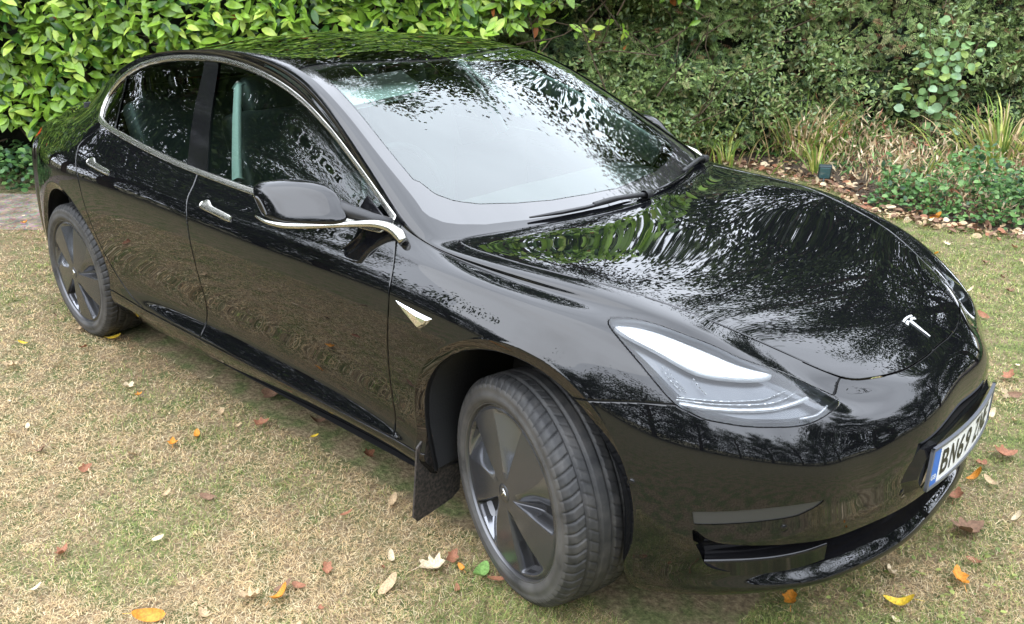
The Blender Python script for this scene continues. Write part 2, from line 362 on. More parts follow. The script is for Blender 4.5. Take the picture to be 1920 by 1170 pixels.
def gradient(fn,V,e=1e-4):
    return np.stack([(fn(V+np.eye(3)[k]*e)-fn(V-np.eye(3)[k]*e))/(2*e) for k in range(3)],1)
def sheet_mesh(name,sh,m,mirror=False,join=False,parent=None,flip=False):
    V,Nn,T=sh.V,sh.N,sh.T
    def arr(mi):
        if mi: return V*[1,-1,1],Nn*[1,-1,1],T[:,::-1]
        return V,Nn,T
    if join:
        a=arr(0);b=arr(1); VV=np.vstack([a[0],b[0]]); NN=np.vstack([a[1],b[1]]); TT=np.vstack([a[2],b[2]+len(V)])
    else: VV,NN,TT=arr(mirror)
    # winding from normals
    c=VV[TT]; g=np.cross(c[:,1]-c[:,0],c[:,2]-c[:,0]); bad=(g*NN[TT[:,0]]).sum(1)<0; TT=TT.copy(); TT[bad]=TT[bad][:,::-1]
    area=np.linalg.norm(g,axis=1); TT=TT[area>1e-12]
    me=fastmesh(name,VV,TT,smooth=True,mats=[m])
    me.normals_split_custom_set_from_vertices([tuple(n) for n in NN])
    return link(name,me,None,parent)
def pair(name,sh,m,parent,**k):
    a=sheet_mesh(name,sh,m,parent=parent); b=sheet_mesh(name,sh,m,mirror=True,parent=parent); return a,b
def mirror_obj(o,parent,name=None):
    me=o.data.copy(); n=len(me.vertices); v=np.empty(n*3,np.float32); me.vertices.foreach_get('co',v); v=v.reshape(-1,3); v[:,1]*=-1
    me.vertices.foreach_set('co',v.ravel()); me.flip_normals(); me.update()
    p=bpy.data.objects.new(name or o.name.split('.')[0],me); C.objects.link(p); p.parent=parent; return p

car=empty('parked_car','glossy black electric saloon car with grey wheel covers parked on the dry lawn','car')

# --- outlines (car coordinates, near side, w = -y)
HOOD=cat_mull([(.7752,0),(.7745,.10),(.765,.20),(.749,.27),(.728,.335),(.692,.405),(.640,.452),(.561,.495),(.47,.543),(.379,.583),(.28,.618),(.191,.647),(.10,.678),(.036,.70),(-.05,.717),(-.138,.728),(-.25,.7335),(-.33,.734),(-.375,.725)],6)
HOODB=cat_mull([(-.375,.725),(-.372,.690),(-.345,.60),(-.30,.458),(-.26,.30),(-.235,.15),(-.228,0)],6)
HOODP=np.vstack([HOOD,HOODB[1:],[(-.228,-.3),(.7752,-.3)]])
f_hood=poly_sdf(HOODP,PT)
WEDGE=cat_mull([(-.42,.738),(-.500,.7345),(-.578,.717),(-.762,.6895),(-.955,.6545),(-1.177,.619),(-1.30,.602)],6)
WS=np.vstack([[(-.262,-.3),(-.262,0),(-.27,.15),(-.295,.30),(-.335,.45),(-.385,.60),(-.425,.672),(-.455,.707),(-.495,.727)],WEDGE[8:],cat_mull([(-1.302,.602),(-1.285,.45),(-1.245,.25),(-1.212,.1),(-1.205,0)],5)[1:],[(-1.205,-.3)]])
f_ws=poly_sdf(WS,PT)
def redge(x): return np.interp(-x,[1.3,1.35,1.6,1.9,2.2,2.55,2.85,3.1],[.602,.597,.573,.558,.552,.553,.553,.55])
RG=np.vstack([[(-1.211,-.3)],cat_mull([(-1.211,0),(-1.218,.1),(-1.251,.25),(-1.291,.45),(-1.312,.598)],5),[(x,redge(x)-.003) for x in np.linspace(-1.34,-2.06,14)],[(-2.07,.45),(-2.08,0),(-2.08,-.3)]])
f_rg=poly_sdf(RG,PT)
BG=np.vstack([[(-2.14,-.3),(-2.14,0),(-2.13,.45)],[(x,redge(x)-.003) for x in np.linspace(-2.12,-2.95,14)],cat_mull([(-3.0,.53),(-3.07,.45),(-3.14,.25),(-3.17,0)],5),[(-3.17,-.3)]])
f_bg=poly_sdf(BG,PT)
# side window opening (x,z)
UP=[(-.60,.998),(-.81,1.094),(-1.05,1.194),(-1.293,1.274),(-1.537,1.327),(-1.784,1.356),(-2.011,1.360),(-2.20,1.351),(-2.367,1.331),(-2.52,1.297),(-2.64,1.250),(-2.715,1.200),(-2.742,1.150),(-2.725,1.108)]
LO=[(-2.69,1.083),(-2.60,1.066),(-2.45,1.053),(-2.25,1.035),(-2.05,1.018),(-1.85,1.004),(-1.65,.994),(-1.45,.986),(-1.25,.981),(-1.05,.978),(-.85,.977),(-.70,.977),(-.62,.978)]
DLO=np.vstack([cat_mull(UP,6),cat_mull(LO,6)])
f_dlo0=poly_sdf(DLO,PS)
f_dlo=lambda V: np.where(-V[:,1]>.53,f_dlo0(V),-np.hypot(f_dlo0(V),.53+V[:,1]))
# wheel arches
def arch(cx,cz,r):
    def f(V):
        x=V[:,0]-cx; z=V[:,2]-cz
        return np.where(z>0,np.hypot(x,z)-r,np.abs(x)-r)
    return f
a_f=arch(-.012,.400,.368); a_r=arch(-2.872,.385,.358)
f_arch=lambda V: np.minimum(a_f(V),a_r(V))
DA=cat_mull([(-.560,.99),(-.545,.965),(-.500,.908),(-.478,.855),(-.475,.795),(-.483,.722),(-.500,.60),(-.520,.47),(-.524,.40),(-.515,.322)],5)
DB=cat_mull([(-1.701,1.0),(-1.688,.963),(-1.662,.914),(-1.642,.872),(-1.628,.816),(-1.626,.689),(-1.639,.586),(-1.662,.476),(-1.69,.40),(-1.70,.3205)],5)
DC=cat_mull([(-2.60,1.06),(-2.625,1.03),(-2.68,.995),(-2.700,.965),(-2.652,.93),(-2.590,.875),(-2.562,.81),(-2.546,.728),(-2.500,.575),(-2.42,.437),(-2.31,.363),(-2.17,.324)],5)
FD=np.vstack([DA,DB[::-1]]); RD=np.vstack([DB,DC[::-1]])
f_fd0=poly_sdf(FD,PS); f_rd0=poly_sdf(RD,PS)
wide=lambda fn,w0=.72: (lambda V: np.where(-V[:,1]>w0,fn(V),-np.hypot(fn(V),w0+V[:,1])))
f_fd=wide(f_fd0); f_rd=wide(f_rd0)
SILL=[(-2.46,.34),(-2.31,.3305),(-2.157,.3215),(-1.7,.3185),(-1.2,.3185),(-.8,.319),(-.515,.320),(-.42,.318),(-.33,.31)]
f_sill=lambda V: np.where((V[:,0]<.1)&(V[:,0]>-2.6), np.interp(V[:,0],[a for a,b in SILL],[b for a,b in SILL])-V[:,2], -1.)
BUMP=[(.10,-.1),(.10,.69),(.212,.707),(.298,.722),(.358,.731),(.437,.738),(.55,.725),(.66,.712),(.682,.725),(.676,.745),(.675,.83),(1.2,.83),(1.2,-.1)]
f_bump0=poly_sdf(BUMP,PS); f_bump=lambda V: np.where(f_hood(V)>0,-.5,f_bump0(V))
# headlight outline, flattened along its mean normal
HL3=np.array([(.211,-.767,.888),(.218,-.757,.889),(.256,-.729,.888),(.313,-.705,.88),(.384,-.682,.863),(.44,-.66,.847),(.504,-.634,.822),(.545,-.607,.809),(.577,-.575,.794),(.61,-.543,.775),(.652,-.508,.75),(.687,-.477,.728),(.698,-.474,.72),(.704,-.494,.714),(.699,-.548,.706),(.685,-.596,.699),(.664,-.633,.697),(.63,-.676,.699),(.581,-.725,.703),(.527,-.762,.709),(.497,-.78,.716),(.464,-.792,.727),(.436,-.801,.738),(.396,-.806,.768),(.342,-.806,.809),(.282,-.801,.846),(.236,-.792,.872),(.215,-.781,.882)])
hn=np.array([.45,-.52,.72]); hn/=np.linalg.norm(hn); hu=np.cross(hn,[0,0,1]); hu/=np.linalg.norm(hu); hv=np.cross(hn,hu)
PH=lambda V:np.stack([V@hu,V@hv],1)
def hl_poly(P3,smooth=3): 
    q=PH(np.array(P3,float)); return cat_mull(q,smooth,closed=True)
f_hl0=poly_sdf(hl_poly(HL3),PH); f_hl=lambda V: np.where((V[:,0]>.15)&(V[:,2]>.6)&(V[:,1]<-.3),f_hl0(V),-.5)
DRL=[(.226,-.772,.883),(.262,-.738,.880),(.318,-.715,.873),(.388,-.693,.856),(.45,-.670,.837),(.50,-.648,.820),(.535,-.622,.808),(.558,-.596,.799),(.575,-.582,.792),(.577,-.600,.789),(.561,-.637,.788),(.526,-.679,.791),(.473,-.722,.798),(.426,-.745,.811),(.351,-.762,.840),(.27,-.780,.868)]
f_drl=poly_sdf(hl_poly(DRL),PH)
# lower intake and fog strip in front view (w,z)
INT=cat_mull([(.818,.405),(.8185,.436),(.803,.414),(.780,.402),(.729,.400),(.641,.400),(.54,.397),(.43,.393),(.278,.390),(.15,.388),(0,.388)],4)
INTL=cat_mull([(0,.292),(.15,.292),(.278,.292),(.40,.294),(.514,.293),(.62,.294),(.70,.297),(.755,.306),(.790,.328),(.808,.372),(.818,.405)],4)
INTP=np.vstack([[(-.3,.388)],INT[::-1],INTL[::-1][1:],[(-.3,.292)]])
f_int0=poly_sdf(INTP,PF); f_int=lambda V: np.where(V[:,0]>.42,f_int0(V),-.5)
f_fog0=poly_sdf([(.820,.483),(.79,.491),(.75,.500),(.703,.508),(.65,.513),(.603,.515),(.625,.497),(.66,.479),(.69,.473),(.716,.469),(.765,.460),(.818,.448)],PF)
f_fog=lambda V: np.where(V[:,0]>.42,f_fog0(V),-.5)

S=half_sheet()
S,_b=clip(S,f_arch)                       # wheel openings
# arch flange: a flat raised band round each opening
S=insert(S,f_arch,.003,.015,.0285,.0315,.036)
fa=f_arch(S.V); msk=(fa<.04)&(S.V[:,2]>.215)
t=np.clip((.030-fa)/.030,0,1); S.V=S.V-S.N*(t*.011)[:,None]; up_=np.clip(1-np.abs(fa-.032)/.004,0,1); S.V=S.V+S.N*(up_*.0012)[:,None]
rr_=np.clip((.004-fa)/.004,0,1); S.V=S.V-S.N*(rr_*.003)[:,None]
Gr=gradient(f_arch,S.V,2e-4); Gr-=S.N*(Gr*S.N).sum(1)[:,None]; kk=np.where((fa<.0300)&msk,.42,0)-np.clip(1-np.abs(fa-.0325)/.004,0,1)*np.where(msk,.15,0); kk=np.where(fa<.0025,-.9,kk)*0+kk; S.N=S.N-Gr*kk[:,None]; S.N/=np.linalg.norm(S.N,axis=1)[:,None]
parts={}
def groove(sh,fn,g=.0021,c=.0058,depth=.002,tilt=.8):
    """cut a panel gap: returns (rest sheet with rounded edges, groove strip)"""
    ab=lambda V: np.abs(fn(V))
    near=ab(sh.V)
    sh=insert(sh,fn,-c,c)
    sh,_=split(sh,fn(sh.V)+g); sh,_=split(sh,fn(sh.V)-g)
    d=fn(sh.V); a=np.abs(d); cen=sh.V[sh.T].mean(1); ing=np.abs(fn(cen))<g*.9
    allin=(a[sh.T]<g*1.08).all(1)&ing
    gs=Sheet(sh.V.copy(),sh.N.copy(),sh.T[allin]).used(); gs.V=gs.V-gs.N*.006
    m=a<g*1.08
    if m.any():
        G=gradient(fn,sh.V[m],2e-4); G*=np.sign(d[m])[:,None]
        G-=sh.N[m]*(G*sh.N[m]).sum(1)[:,None]; G/=np.linalg.norm(G,axis=1)[:,None]+1e-9
        sh.V[m]=sh.V[m]-sh.N[m]*depth; nn=sh.N[m]-tilt*G; sh.N[m]=nn/np.linalg.norm(nn,axis=1)[:,None]
    return Sheet(sh.V,sh.N,sh.T[~allin]).used(),gs
gaps=[]
# glass areas first
ws,S=clip(S,f_ws); rg,S=clip(S,f_rg); bgl,S=clip(S,f_bg); dlo,S=clip(S,f_dlo)
hl,S=clip(S,f_hl); itk,S=clip(S,f_int); fog,S=clip(S,f_fog)
hood,S=clip(S,f_hood)
f_tail0=poly_sdf([(-3.60,.895),(-3.64,.918),(-3.72,.925),(-3.95,.925),(-3.95,.84),(-3.72,.845),(-3.64,.865)],PS); tailp,S=clip(S,lambda V: np.where(V[:,0]<-3.2,f_tail0(V),-.5))
def edge_in(sh,fn,c=.004,depth=.0025,tilt=.9):
    """round a cut edge down into the gap (fn = positive inside the panel)"""
    sh=insert(sh,fn,c); d=fn(sh.V); m=d<2e-5
    G=gradient(fn,sh.V[m],2e-4); G-=sh.N[m]*(G*sh.N[m]).sum(1)[:,None]; G/=np.linalg.norm(G,axis=1)[:,None]+1e-9
    sh.V[m]-=sh.N[m]*depth; nn=sh.N[m]-tilt*G; sh.N[m]=nn/np.linalg.norm(nn,axis=1)[:,None]; return sh
hood,_=clip(hood,f_hood,.002); hood=edge_in(hood,lambda V:f_hood(V)-.002)
S,_g=clip(S,lambda V:-f_hood(V)-.002); _g.V=_g.V-_g.N*.006; gaps.append(_g)
S=edge_in(S,lambda V:-f_hood(V)-.002)
_h,S2=clip(S,lambda V:-f_hl(V)-.0025); _g=S2; _g.V=_g.V-_g.N*.005; gaps.append(_g); S=_h; S=edge_in(S,lambda V:-f_hl(V)-.0025)
for fn in (f_fd,f_rd,f_sill,f_bump):
    S,g=groove(S,fn); gaps.append(g)
fdoor,S=clip(S,lambda V:f_fd(V)); rdoor,S=clip(S,lambda V:f_rd(V)); sill,S=clip(S,f_sill); bumper,S=clip(S,f_bump)
fender,S=clip(S,lambda V: np.where(V[:,0]>-.56, .5-(V[:,2]>.985)*1.0, -.5)*1.0) if False else clip(S,lambda V: V[:,0]+.52+np.clip((V[:,2]-.93)*.6,0,.08)*1.0)
body,_=S,None
P_=M['paint']
sheet_mesh('bonnet',hood,P_,join=True,parent=car)
sheet_mesh('front_bumper',bumper,P_,join=True,parent=car)
sheet_mesh('body_shell',body,P_,join=True,parent=car)
pair('tail_light',tailp,M['tail'],car); pair('front_wing',fender,P_,car); 
FDO=pair('front_door',fdoor,P_,car); RDO=pair('rear_door',rdoor,P_,car); pair('sill_cover',sill,P_,car)
gv=Sheet(np.vstack([g.V for g in gaps]),np.vstack([g.N for g in gaps]),np.vstack([g.T+sum(len(h.V) for h in gaps[:i]) for i,g in enumerate(gaps)]))
sheet_mesh('panel_gap_seal',gv,M['gap'],join=True,parent=car)
# windscreen: clear glass inside a black printed border
fb=lambda V: f_ws(V)-.0
BORD=np.vstack([[(-.262,-.3),(-.33,0),(-.345,.15),(-.372,.30),(-.412,.43),(-.462,.55),(-.505,.61),(-.555,.645),(-.62,.652)],np.array(WEDGE[14:])-[0,.045],[(-1.245,.555),(-1.262,.45),(-1.222,.25),(-1.19,.1),(-1.185,0),(-1.185,-.3)]])
BORD[0]=(-.33,-.3)
f_clear=poly_sdf(BORD,PT)
wc,_x=clip(ws,f_clear); wb,_x=clip(ws,lambda V:.004-f_clear(V)); wc.V-=wc.N*.003; wb.V-=wb.N*.0042
WIN=sheet_mesh('windscreen',wc,M['wglass'],join=True,parent=car); sheet_mesh('printed_border',wb,M['frit'],join=True,parent=WIN)
rg.V-=rg.N*.003; sheet_mesh('roof_glass',rg,M['rglass'],join=True,parent=car)
bgl.V-=bgl.N*.003; sheet_mesh('rear_window',bgl,M['rglass'],join=True,parent=car)
# under-surface behind glass joints
for nm,sx in (('roof_seal',[(-1.16,-1.36),(-2.02,-2.2)]),): pass
# side glass
def xline(p): return lambda V: V[:,0]-np.interp(V[:,2],[a for a,b in p],[b for a,b in p])
bp1=[(1.0,-1.795),(1.2,-1.905),(1.36,-1.998)]; bp0=[(1.0,-1.655),(1.2,-1.79),(1.36,-1.905)]; qd=[(1.05,-2.488),(1.15,-2.56),(1.26,-2.625)]
front_g,rest=clip(dlo,xline([(a,b+.006) for a,b in bp0])); pil,rest=clip(rest,xline([(a,b-.006) for a,b in bp1])); rear_g,quart=clip(rest,xline([(a,b+.008) for a,b in qd]))
div,quart=clip(quart,xline([(a,b-.008) for a,b in qd]))
for s_ in (front_g,rear_g,quart): s_.V-=s_.N*.010
pil.V-=pil.N*.004; div.V-=div.N*.005
for a,p in zip(pair('window_glass',front_g,M['sglass'],None),FDO): a.parent=p
for a,p in zip(pair('window_glass',rear_g,M['sglass'],None),RDO): a.parent=p
pair('quarter_window',quart,M['sglass'],car); PIL=pair('door_pillar_trim',pil,M['gloss'],car)
for a,p in zip(pair('window_divider',div,M['gloss'],None),RDO): a.parent=p
# thin bright edges of the pillar trims
# chrome window surround
band,_=clip(S if False else half_sheet(),lambda V: f_dlo(V)+.020)
band=clip(band,lambda V:.0015-f_dlo(V))[0]
band=insert(band,f_dlo,-.002,-.006,-.010,-.014,-.018)
d=-f_dlo(band.V); prof=np.interp(d,[-.0016,.0,.002,.006,.010,.014,.018,.020],[-.008,-.001,.0018,.0026,.0030,.0026,.0012,-.003])
band.V=band.V+band.N*prof[:,None]; renorm(band)
fc_,band=clip(band,lambda V: V[:,0]+.585)
pair('window_surround',band,M['chrome'],car)
# under the glass openings: rubber strip
# intake: deep dark recess with lip
itk=insert(itk,f_int,.004,.012,.03)
d=f_int(itk.V); itk2=itk.copy(); dep=np.interp(d,[0,.004,.012,.03],[0,.03,.055,.07]); itk2.V[:,0]-=dep
renorm(itk2); sheet_mesh('lower_intake',itk2,M['gloss'],join=True,parent=car)
fog.V-=fog.N*.003; renorm(fog); FG=pair('bumper_vent_insert',fog,M['fogm'] if 'fogm' in M else M['trim'],car)
# headlights: lens, housing bowl, daytime strip, reflector bars
lens=clip(hl,f_hl,.0005)[0]; 
hs=insert(hl,f_hl,.004,.012,.022); dd=f_hl(hs.V); hs.V=hs.V-hs.N*np.interp(dd,[0,.004,.012,.022],[.002,.018,.034,.040])[:,None]; renorm(hs)
dr=clip(hl,f_drl)[0]; dr=insert(dr,f_drl,.003,.008); dq=f_drl(dr.V); dr.V=dr.V-dr.N*np.interp(dq,[0,.003,.008],[.022,.013,.010])[:,None]; renorm(dr)
lenses=pair('headlight',lens,M['lens'],car)
for a,p in zip(pair('lamp_housing',hs,M['lampdark'],None),lenses): a.parent=p
for a,p in zip(pair('daytime_light',dr,M['white_refl'],None),lenses): a.parent=p
def hbar(P3,wd,dep,name='reflector_bar'):
    fn=poly_sdf(cat_mull(PH(np.array(P3,float)),6),PH,closed=False)
    b=clip(hl,lambda V: fn(V)+wd)[0]
    if len(b.T)<4: return
    b=insert(b,lambda V: fn(V)+wd,wd*.35,wd*.7); q=fn(b.V)+wd
    b.V=b.V-b.N*np.interp(q,[0,wd*.35,wd*.7,wd],[dep+.006,dep+.001,dep-.001,dep-.002])[:,None]; renorm(b)
    for a,p in zip(pair(name,b,M['white_refl'],None),lenses): a.parent=p
hbar([(.431,-.795,.754),(.495,-.752,.755),(.546,-.707,.755),(.592,-.652,.757),(.608,-.612,.765),(.617,-.578,.769)],.0022,.026)
hbar([(.433,-.797,.748),(.499,-.756,.748),(.564,-.698,.747),(.606,-.647,.748),(.624,-.607,.754),(.634,-.558,.762)],.0022,.022)
hbar([(.443,-.796,.739),(.502,-.761,.737),(.569,-.705,.736),(.62,-.644,.736),(.643,-.595,.743),(.658,-.540,.751)],.0062,.018)
hbar([(.374,-.775,.818),(.401,-.783,.793),(.435,-.782,.769)],.002,.02)
hbar([(.383,-.768,.819),(.409,-.776,.796),(.447,-.776,.768)],.0018,.02)
hbar([(.446,-.745,.798),(.468,-.748,.78),(.487,-.747,.767)],.0018,.02)
hbar([(.691,-.50,.722),(.690,-.56,.712),(.67,-.605,.709)],.004,.016)

# glossy ledge inside the outer end of the intake
V=[];F=[]
lg=cat_mull([(.545,-.795,.330),(.585,-.762,.334),(.640,-.712,.338),(.685,-.660,.341),(.725,-.600,.345),(.752,-.545,.349)],5)
for p in lg:
    n_=unit_=np.array([p[0]-.05,p[1]*1.15,0]); n_=n_/np.linalg.norm(n_)
    V+=[tuple(p-n_*.055+[0,0,.012]),tuple(p-n_*.014+[0,0,.006]),tuple(p-n_*.009+[0,0,.001]),tuple(p-n_*.010+[0,0,-.006]),tuple(p-n_*.012+[0,0,-.045])]
for i in range(len(lg)-1):
    for k in range(4): F.append([i*5+k,i*5+k+1,i*5+6+k,i*5+5+k])
me=mesh_from('intake_ledge',V,F); o=link('intake_ledge',me,M['gloss'],car); mirror_obj(o,car)
# ------------------------------------------------------------------ generic solids
def tube(P,r,n=8,cap=True):
    P=np.array(P,float); k=len(P); rr=np.full(k,r) if np.isscalar(r) else np.array(r); V=[];F=[]
    up0=np.array([0,0,1.])
    for i in range(k):
        t=P[min(i+1,k-1)]-P[max(i-1,0)]; t/=np.linalg.norm(t)+1e-12
        a=np.cross(t,up0 if abs(t[2])<.95 else np.array([1.,0,0])); a/=np.linalg.norm(a); b=np.cross(t,a)
        for q in range(n):
            an=2*PI*q/n; V.append(P[i]+rr[i]*(math.cos(an)*a+math.sin(an)*b))
    for i in range(k-1):
        for q in range(n): F.append([i*n+q,i*n+(q+1)%n,(i+1)*n+(q+1)%n,(i+1)*n+q])
    if cap: F.append(list(range(n))[::-1]); F.append([ (k-1)*n+q for q in range(n)])
    return V,F
def merge(*VF):
    V=[];F=[]
    for v,f in VF:
        b=len(V); V+=[tuple(q) for q in v]; F+=[[x+b for x in g] for g in f]
    return V,F
def box(c,s,rot=None):
    V=[];c=np.array(c);s=np.array(s)/2
    for x in (-1,1):
        for y in (-1,1):
            for z in (-1,1):
                p=np.array([x,y,z])*s
                if rot is not None: p=rot@p
                V.append(c+p)
    return V,[[0,1,3,2],[4,6,7,5],[0,4,5,1],[2,3,7,6],[0,2,6,4],[1,5,7,3]]
def obj(name,VF,m,parent=None,smooth=True,bevel=0,sub=0,seg=2):
    me=mesh_from(name,VF[0],VF[1],smooth); o=link(name,me,m,parent)
    if bevel:
        b=o.modifiers.new('b','BEVEL'); b.width=bevel; b.segments=seg; b.limit_method='ANGLE'; b.angle_limit=math.radians(35)
        b.harden_normals=False
    if sub: q=o.modifiers.new('s','SUBSURF'); q.levels=sub; q.render_levels=sub
    return o
def lathe(prof,n=96,axis='y'):
    """prof (r,a): a along axis y"""
    V=[];F=[];k=len(prof)
    for i in range(n):
        t=2*PI*i/n
        for r,a in prof: V.append((r*math.cos(t),a,r*math.sin(t)))
    for i in range(n):
        for j in range(k-1): F.append([i*k+j,i*k+j+1,((i+1)%n)*k+j+1,((i+1)%n)*k+j])
    return V,F
def prism_poly(P2,z0,z1,to3):
    n=len(P2); V=[to3(a,b,z0) for a,b in P2]+[to3(a,b,z1) for a,b in P2]
    return V,[list(range(n))[::-1],[n+i for i in range(n)]]+[[i,(i+1)%n,n+(i+1)%n,n+i] for i in range(n)]

# ------------------------------------------------------------------ wheels
def tyre_mesh():
    R0,W=.334,.118
    prof=[(.254,-.098),(.2575,-.1055),(.262,-.1095),(.2655,-.1105),(.2665,-.1125),(.283,-.1130),(.2845,-.1120),(.299,-.1095),(.3005,-.1100),(.312,-.1050),(.321,-.0985),(.3275,-.0915)]
    tread=[(y,.334-.0050*(abs(y)/.093)**2.6) for y in np.linspace(-.0868,.0868,64)]
    n=660; rows=[]
    P=[(r,a) for r,a in prof]+[(r,y) for y,r in tread]+[(r,-a) for r,a in prof[::-1]]
    k=len(P); th=np.arange(n)*2*PI/n
    Rr=np.tile(np.array([p[0] for p in P]),(n,1)); A=np.tile(np.array([p[1] for p in P]),(n,1))
    g=np.zeros((n,k))
    for c in (-.056,-.019,.020,.056): g=np.maximum(g,np.clip(1.4-np.abs(A-c)/.0040,0,1))
    ph=(th[:,None]*66/(2*PI)+np.sign(A)*.25+np.abs(A)*14)%1
    sip=(np.clip(1.35-np.abs(ph-.5)/.065,0,1))*((np.abs(A)>.060)&(np.abs(A)<.1135)&(Rr>.3105))
    ph2=(th[:,None]*66/(2*PI)+A*20)%1; sip2=(np.clip(1.2-np.abs(ph2-.5)/.06,0,1))*((np.abs(A)>.026)&(np.abs(A)<.056))
    dep=np.maximum(g*.0070,np.maximum(sip*.0080,sip2*.005)); dep[:,:5]=0; dep[:,-5:]=0
    Rr=Rr-dep
    rib=((np.abs(Rr-.307)<.004)).astype(float)*0
    V=np.stack([Rr*np.cos(th)[:,None],A,Rr*np.sin(th)[:,None]],2).reshape(-1,3)
    i=np.arange(n)[:,None]; j=np.arange(k-1)[None,:]; F=np.stack([i*k+j,i*k+j+1,((i+1)%n)*k+j+1,((i+1)%n)*k+j],2).reshape(-1,4)
    mi=np.tile(((np.arange(k-1)<9)|(np.arange(k-1)>k-11)).astype(int),n); return fastmesh('tyre',V,F,smooth=True,mats=[M['tyre'],M['tyre_wall']],mi=mi)
def cover_mesh():
    RR=.2500; nr,nt_=64,480; r=np.linspace(.0,1,nr)**.9*RR; th=np.arange(nt_)*2*PI/nt_
    rho=(r/RR)[:,None]; T=th[None,:]
    s=((T-.34*(rho-.45))*5/(2*PI))%1.0
    base=.014*(1-rho**2)+.002           # slight dome outward (-y)
    env=np.clip((rho-.16)/.42,0,1); env=env*env*(3-2*env); close=np.clip((.955-rho)/.035,0,1); env=env*close
    w0=.44+.28*(1-rho)     # petal width fraction
    x=(s-w0)/(1-w0)
    dep=np.where(x>0,np.where(x<.07,x/.07,np.where(x<.30,1.0,(1-(x-.30)/.70)**1.25)),0.0)
    # convex blade: gentle twist of the petal itself
    tw=np.where(x<=0,(s/w0)*.004,0)*env
    h=base-.044*dep*env+0*tw
    ring=np.clip((rho-.962)/.02,0,1); h=h-.004*ring
    V=np.stack([(r[:,None]*np.cos(T)),-(h+0*T),(r[:,None]*np.sin(T))],2).reshape(-1,3)
    i=np.arange(nr-1)[:,None]; j=np.arange(nt_)[None,:]; F=np.stack([i*nt_+j,i*nt_+(j+1)%nt_,(i+1)*nt_+(j+1)%nt_,(i+1)*nt_+j],2).reshape(-1,4)
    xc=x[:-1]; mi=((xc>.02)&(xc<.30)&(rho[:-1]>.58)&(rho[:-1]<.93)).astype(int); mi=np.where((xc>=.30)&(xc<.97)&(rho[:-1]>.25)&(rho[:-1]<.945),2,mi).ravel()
    me=fastmesh('wheel_cover',V,F,smooth=True,mats=[M['rim'],M['slot_shade'],M['lit_facet']],mi=mi)
    return me
def make_wheel(name='wheel'):
    o=obj(name,lathe([(.05,.06),(.19,.03),(.205,-.02),(.236,-.080),(.2495,-.093),(.2515,-.098),(.2535,-.1035),(.2550,-.1055),(.2570,-.1060),(.2580,-.1025),(.246,-.09),(.245,.0),(.245,.09)],128),M['lip'],car)
    o2=link('tyre',tyre_mesh(),None,o)
    c=link('wheel_cover',cover_mesh(),None,o); c.location.y=-.0990
    # centre cap with a small chrome emblem
    cap=obj('centre_cap',lathe([(.0001,-.0185),(.020,-.0182),(.0275,-.0165),(.0290,-.012),(.029,.0)],40),M['rim'],o); cap.location.y=-.0990
    em=obj('emblem',emblem_geo(.030),M['chrome2'],o); em.rotation_euler=(PI/2,0,0); em.location.y=-.0990-.0188
    b=obj('brake_disc',lathe([(.02,-.02),(.16,-.02),(.16,.0),(.02,.0)],48),M['lip'],o)
    return o
def emblem_geo(h):
    """a thin T of three curved strokes, height h, in the xy plane, 1.5 mm thick"""
    w=h*.50; pts=[]
    stem=[(-.10,.33),(.10,.33),(.035,-.5),(-.035,-.5)]
    def arc(y0,y1,x,drop,n=9):
        u=np.linspace(-x,x,n); t=[(a,y1-drop*(a/x)**2) for a in u]; b=[(a*.93,y0-drop*(a/x)**2*.9) for a in u[::-1]]; return t+b
    def shp(P,t=.0016):
        P=[(a*h,b*h) for a,b in P]; return prism_poly(P,0,t,lambda a,b,z:(a,b,z))
    return merge(shp(stem),shp(arc(.42,.50,.42,.05)),shp([(-.42,.33),(-.20,.385),(-.10,.385),(-.10,.30),(-.17,.29),(-.37,.22)]),shp([(.42,.33),(.20,.385),(.10,.385),(.10,.30),(.17,.29),(.37,.22)]))
STEER=-.30618985; TZ=.3305
def place_wheel(o,x,y,rz,spin,flip=False):
    if flip: o.rotation_euler=(0,spin,rz+PI)
    else: o.rotation_euler=(0,spin,rz)
    o.location=(x,y,TZ)
def copy_tree(o,parent):
    c=o.copy(); C.objects.link(c); c.parent=parent
    for ch in o.children: copy_tree(ch,c)
    return c
W1=make_wheel()
kx,ky=0,-.74; off=-.155+.104
place_wheel(W1,kx+.016-off*math.sin(STEER)*-1*-1,ky+off*math.cos(STEER),STEER,math.radians(42))
W2=copy_tree(W1,car); place_wheel(W2,-2.875,-.79,0,math.radians(38))
W3=copy_tree(W1,car); place_wheel(W3,0,.79,-.26,0,True)
W4=copy_tree(W1,car); place_wheel(W4,-2.875,.79,0,1.,True)

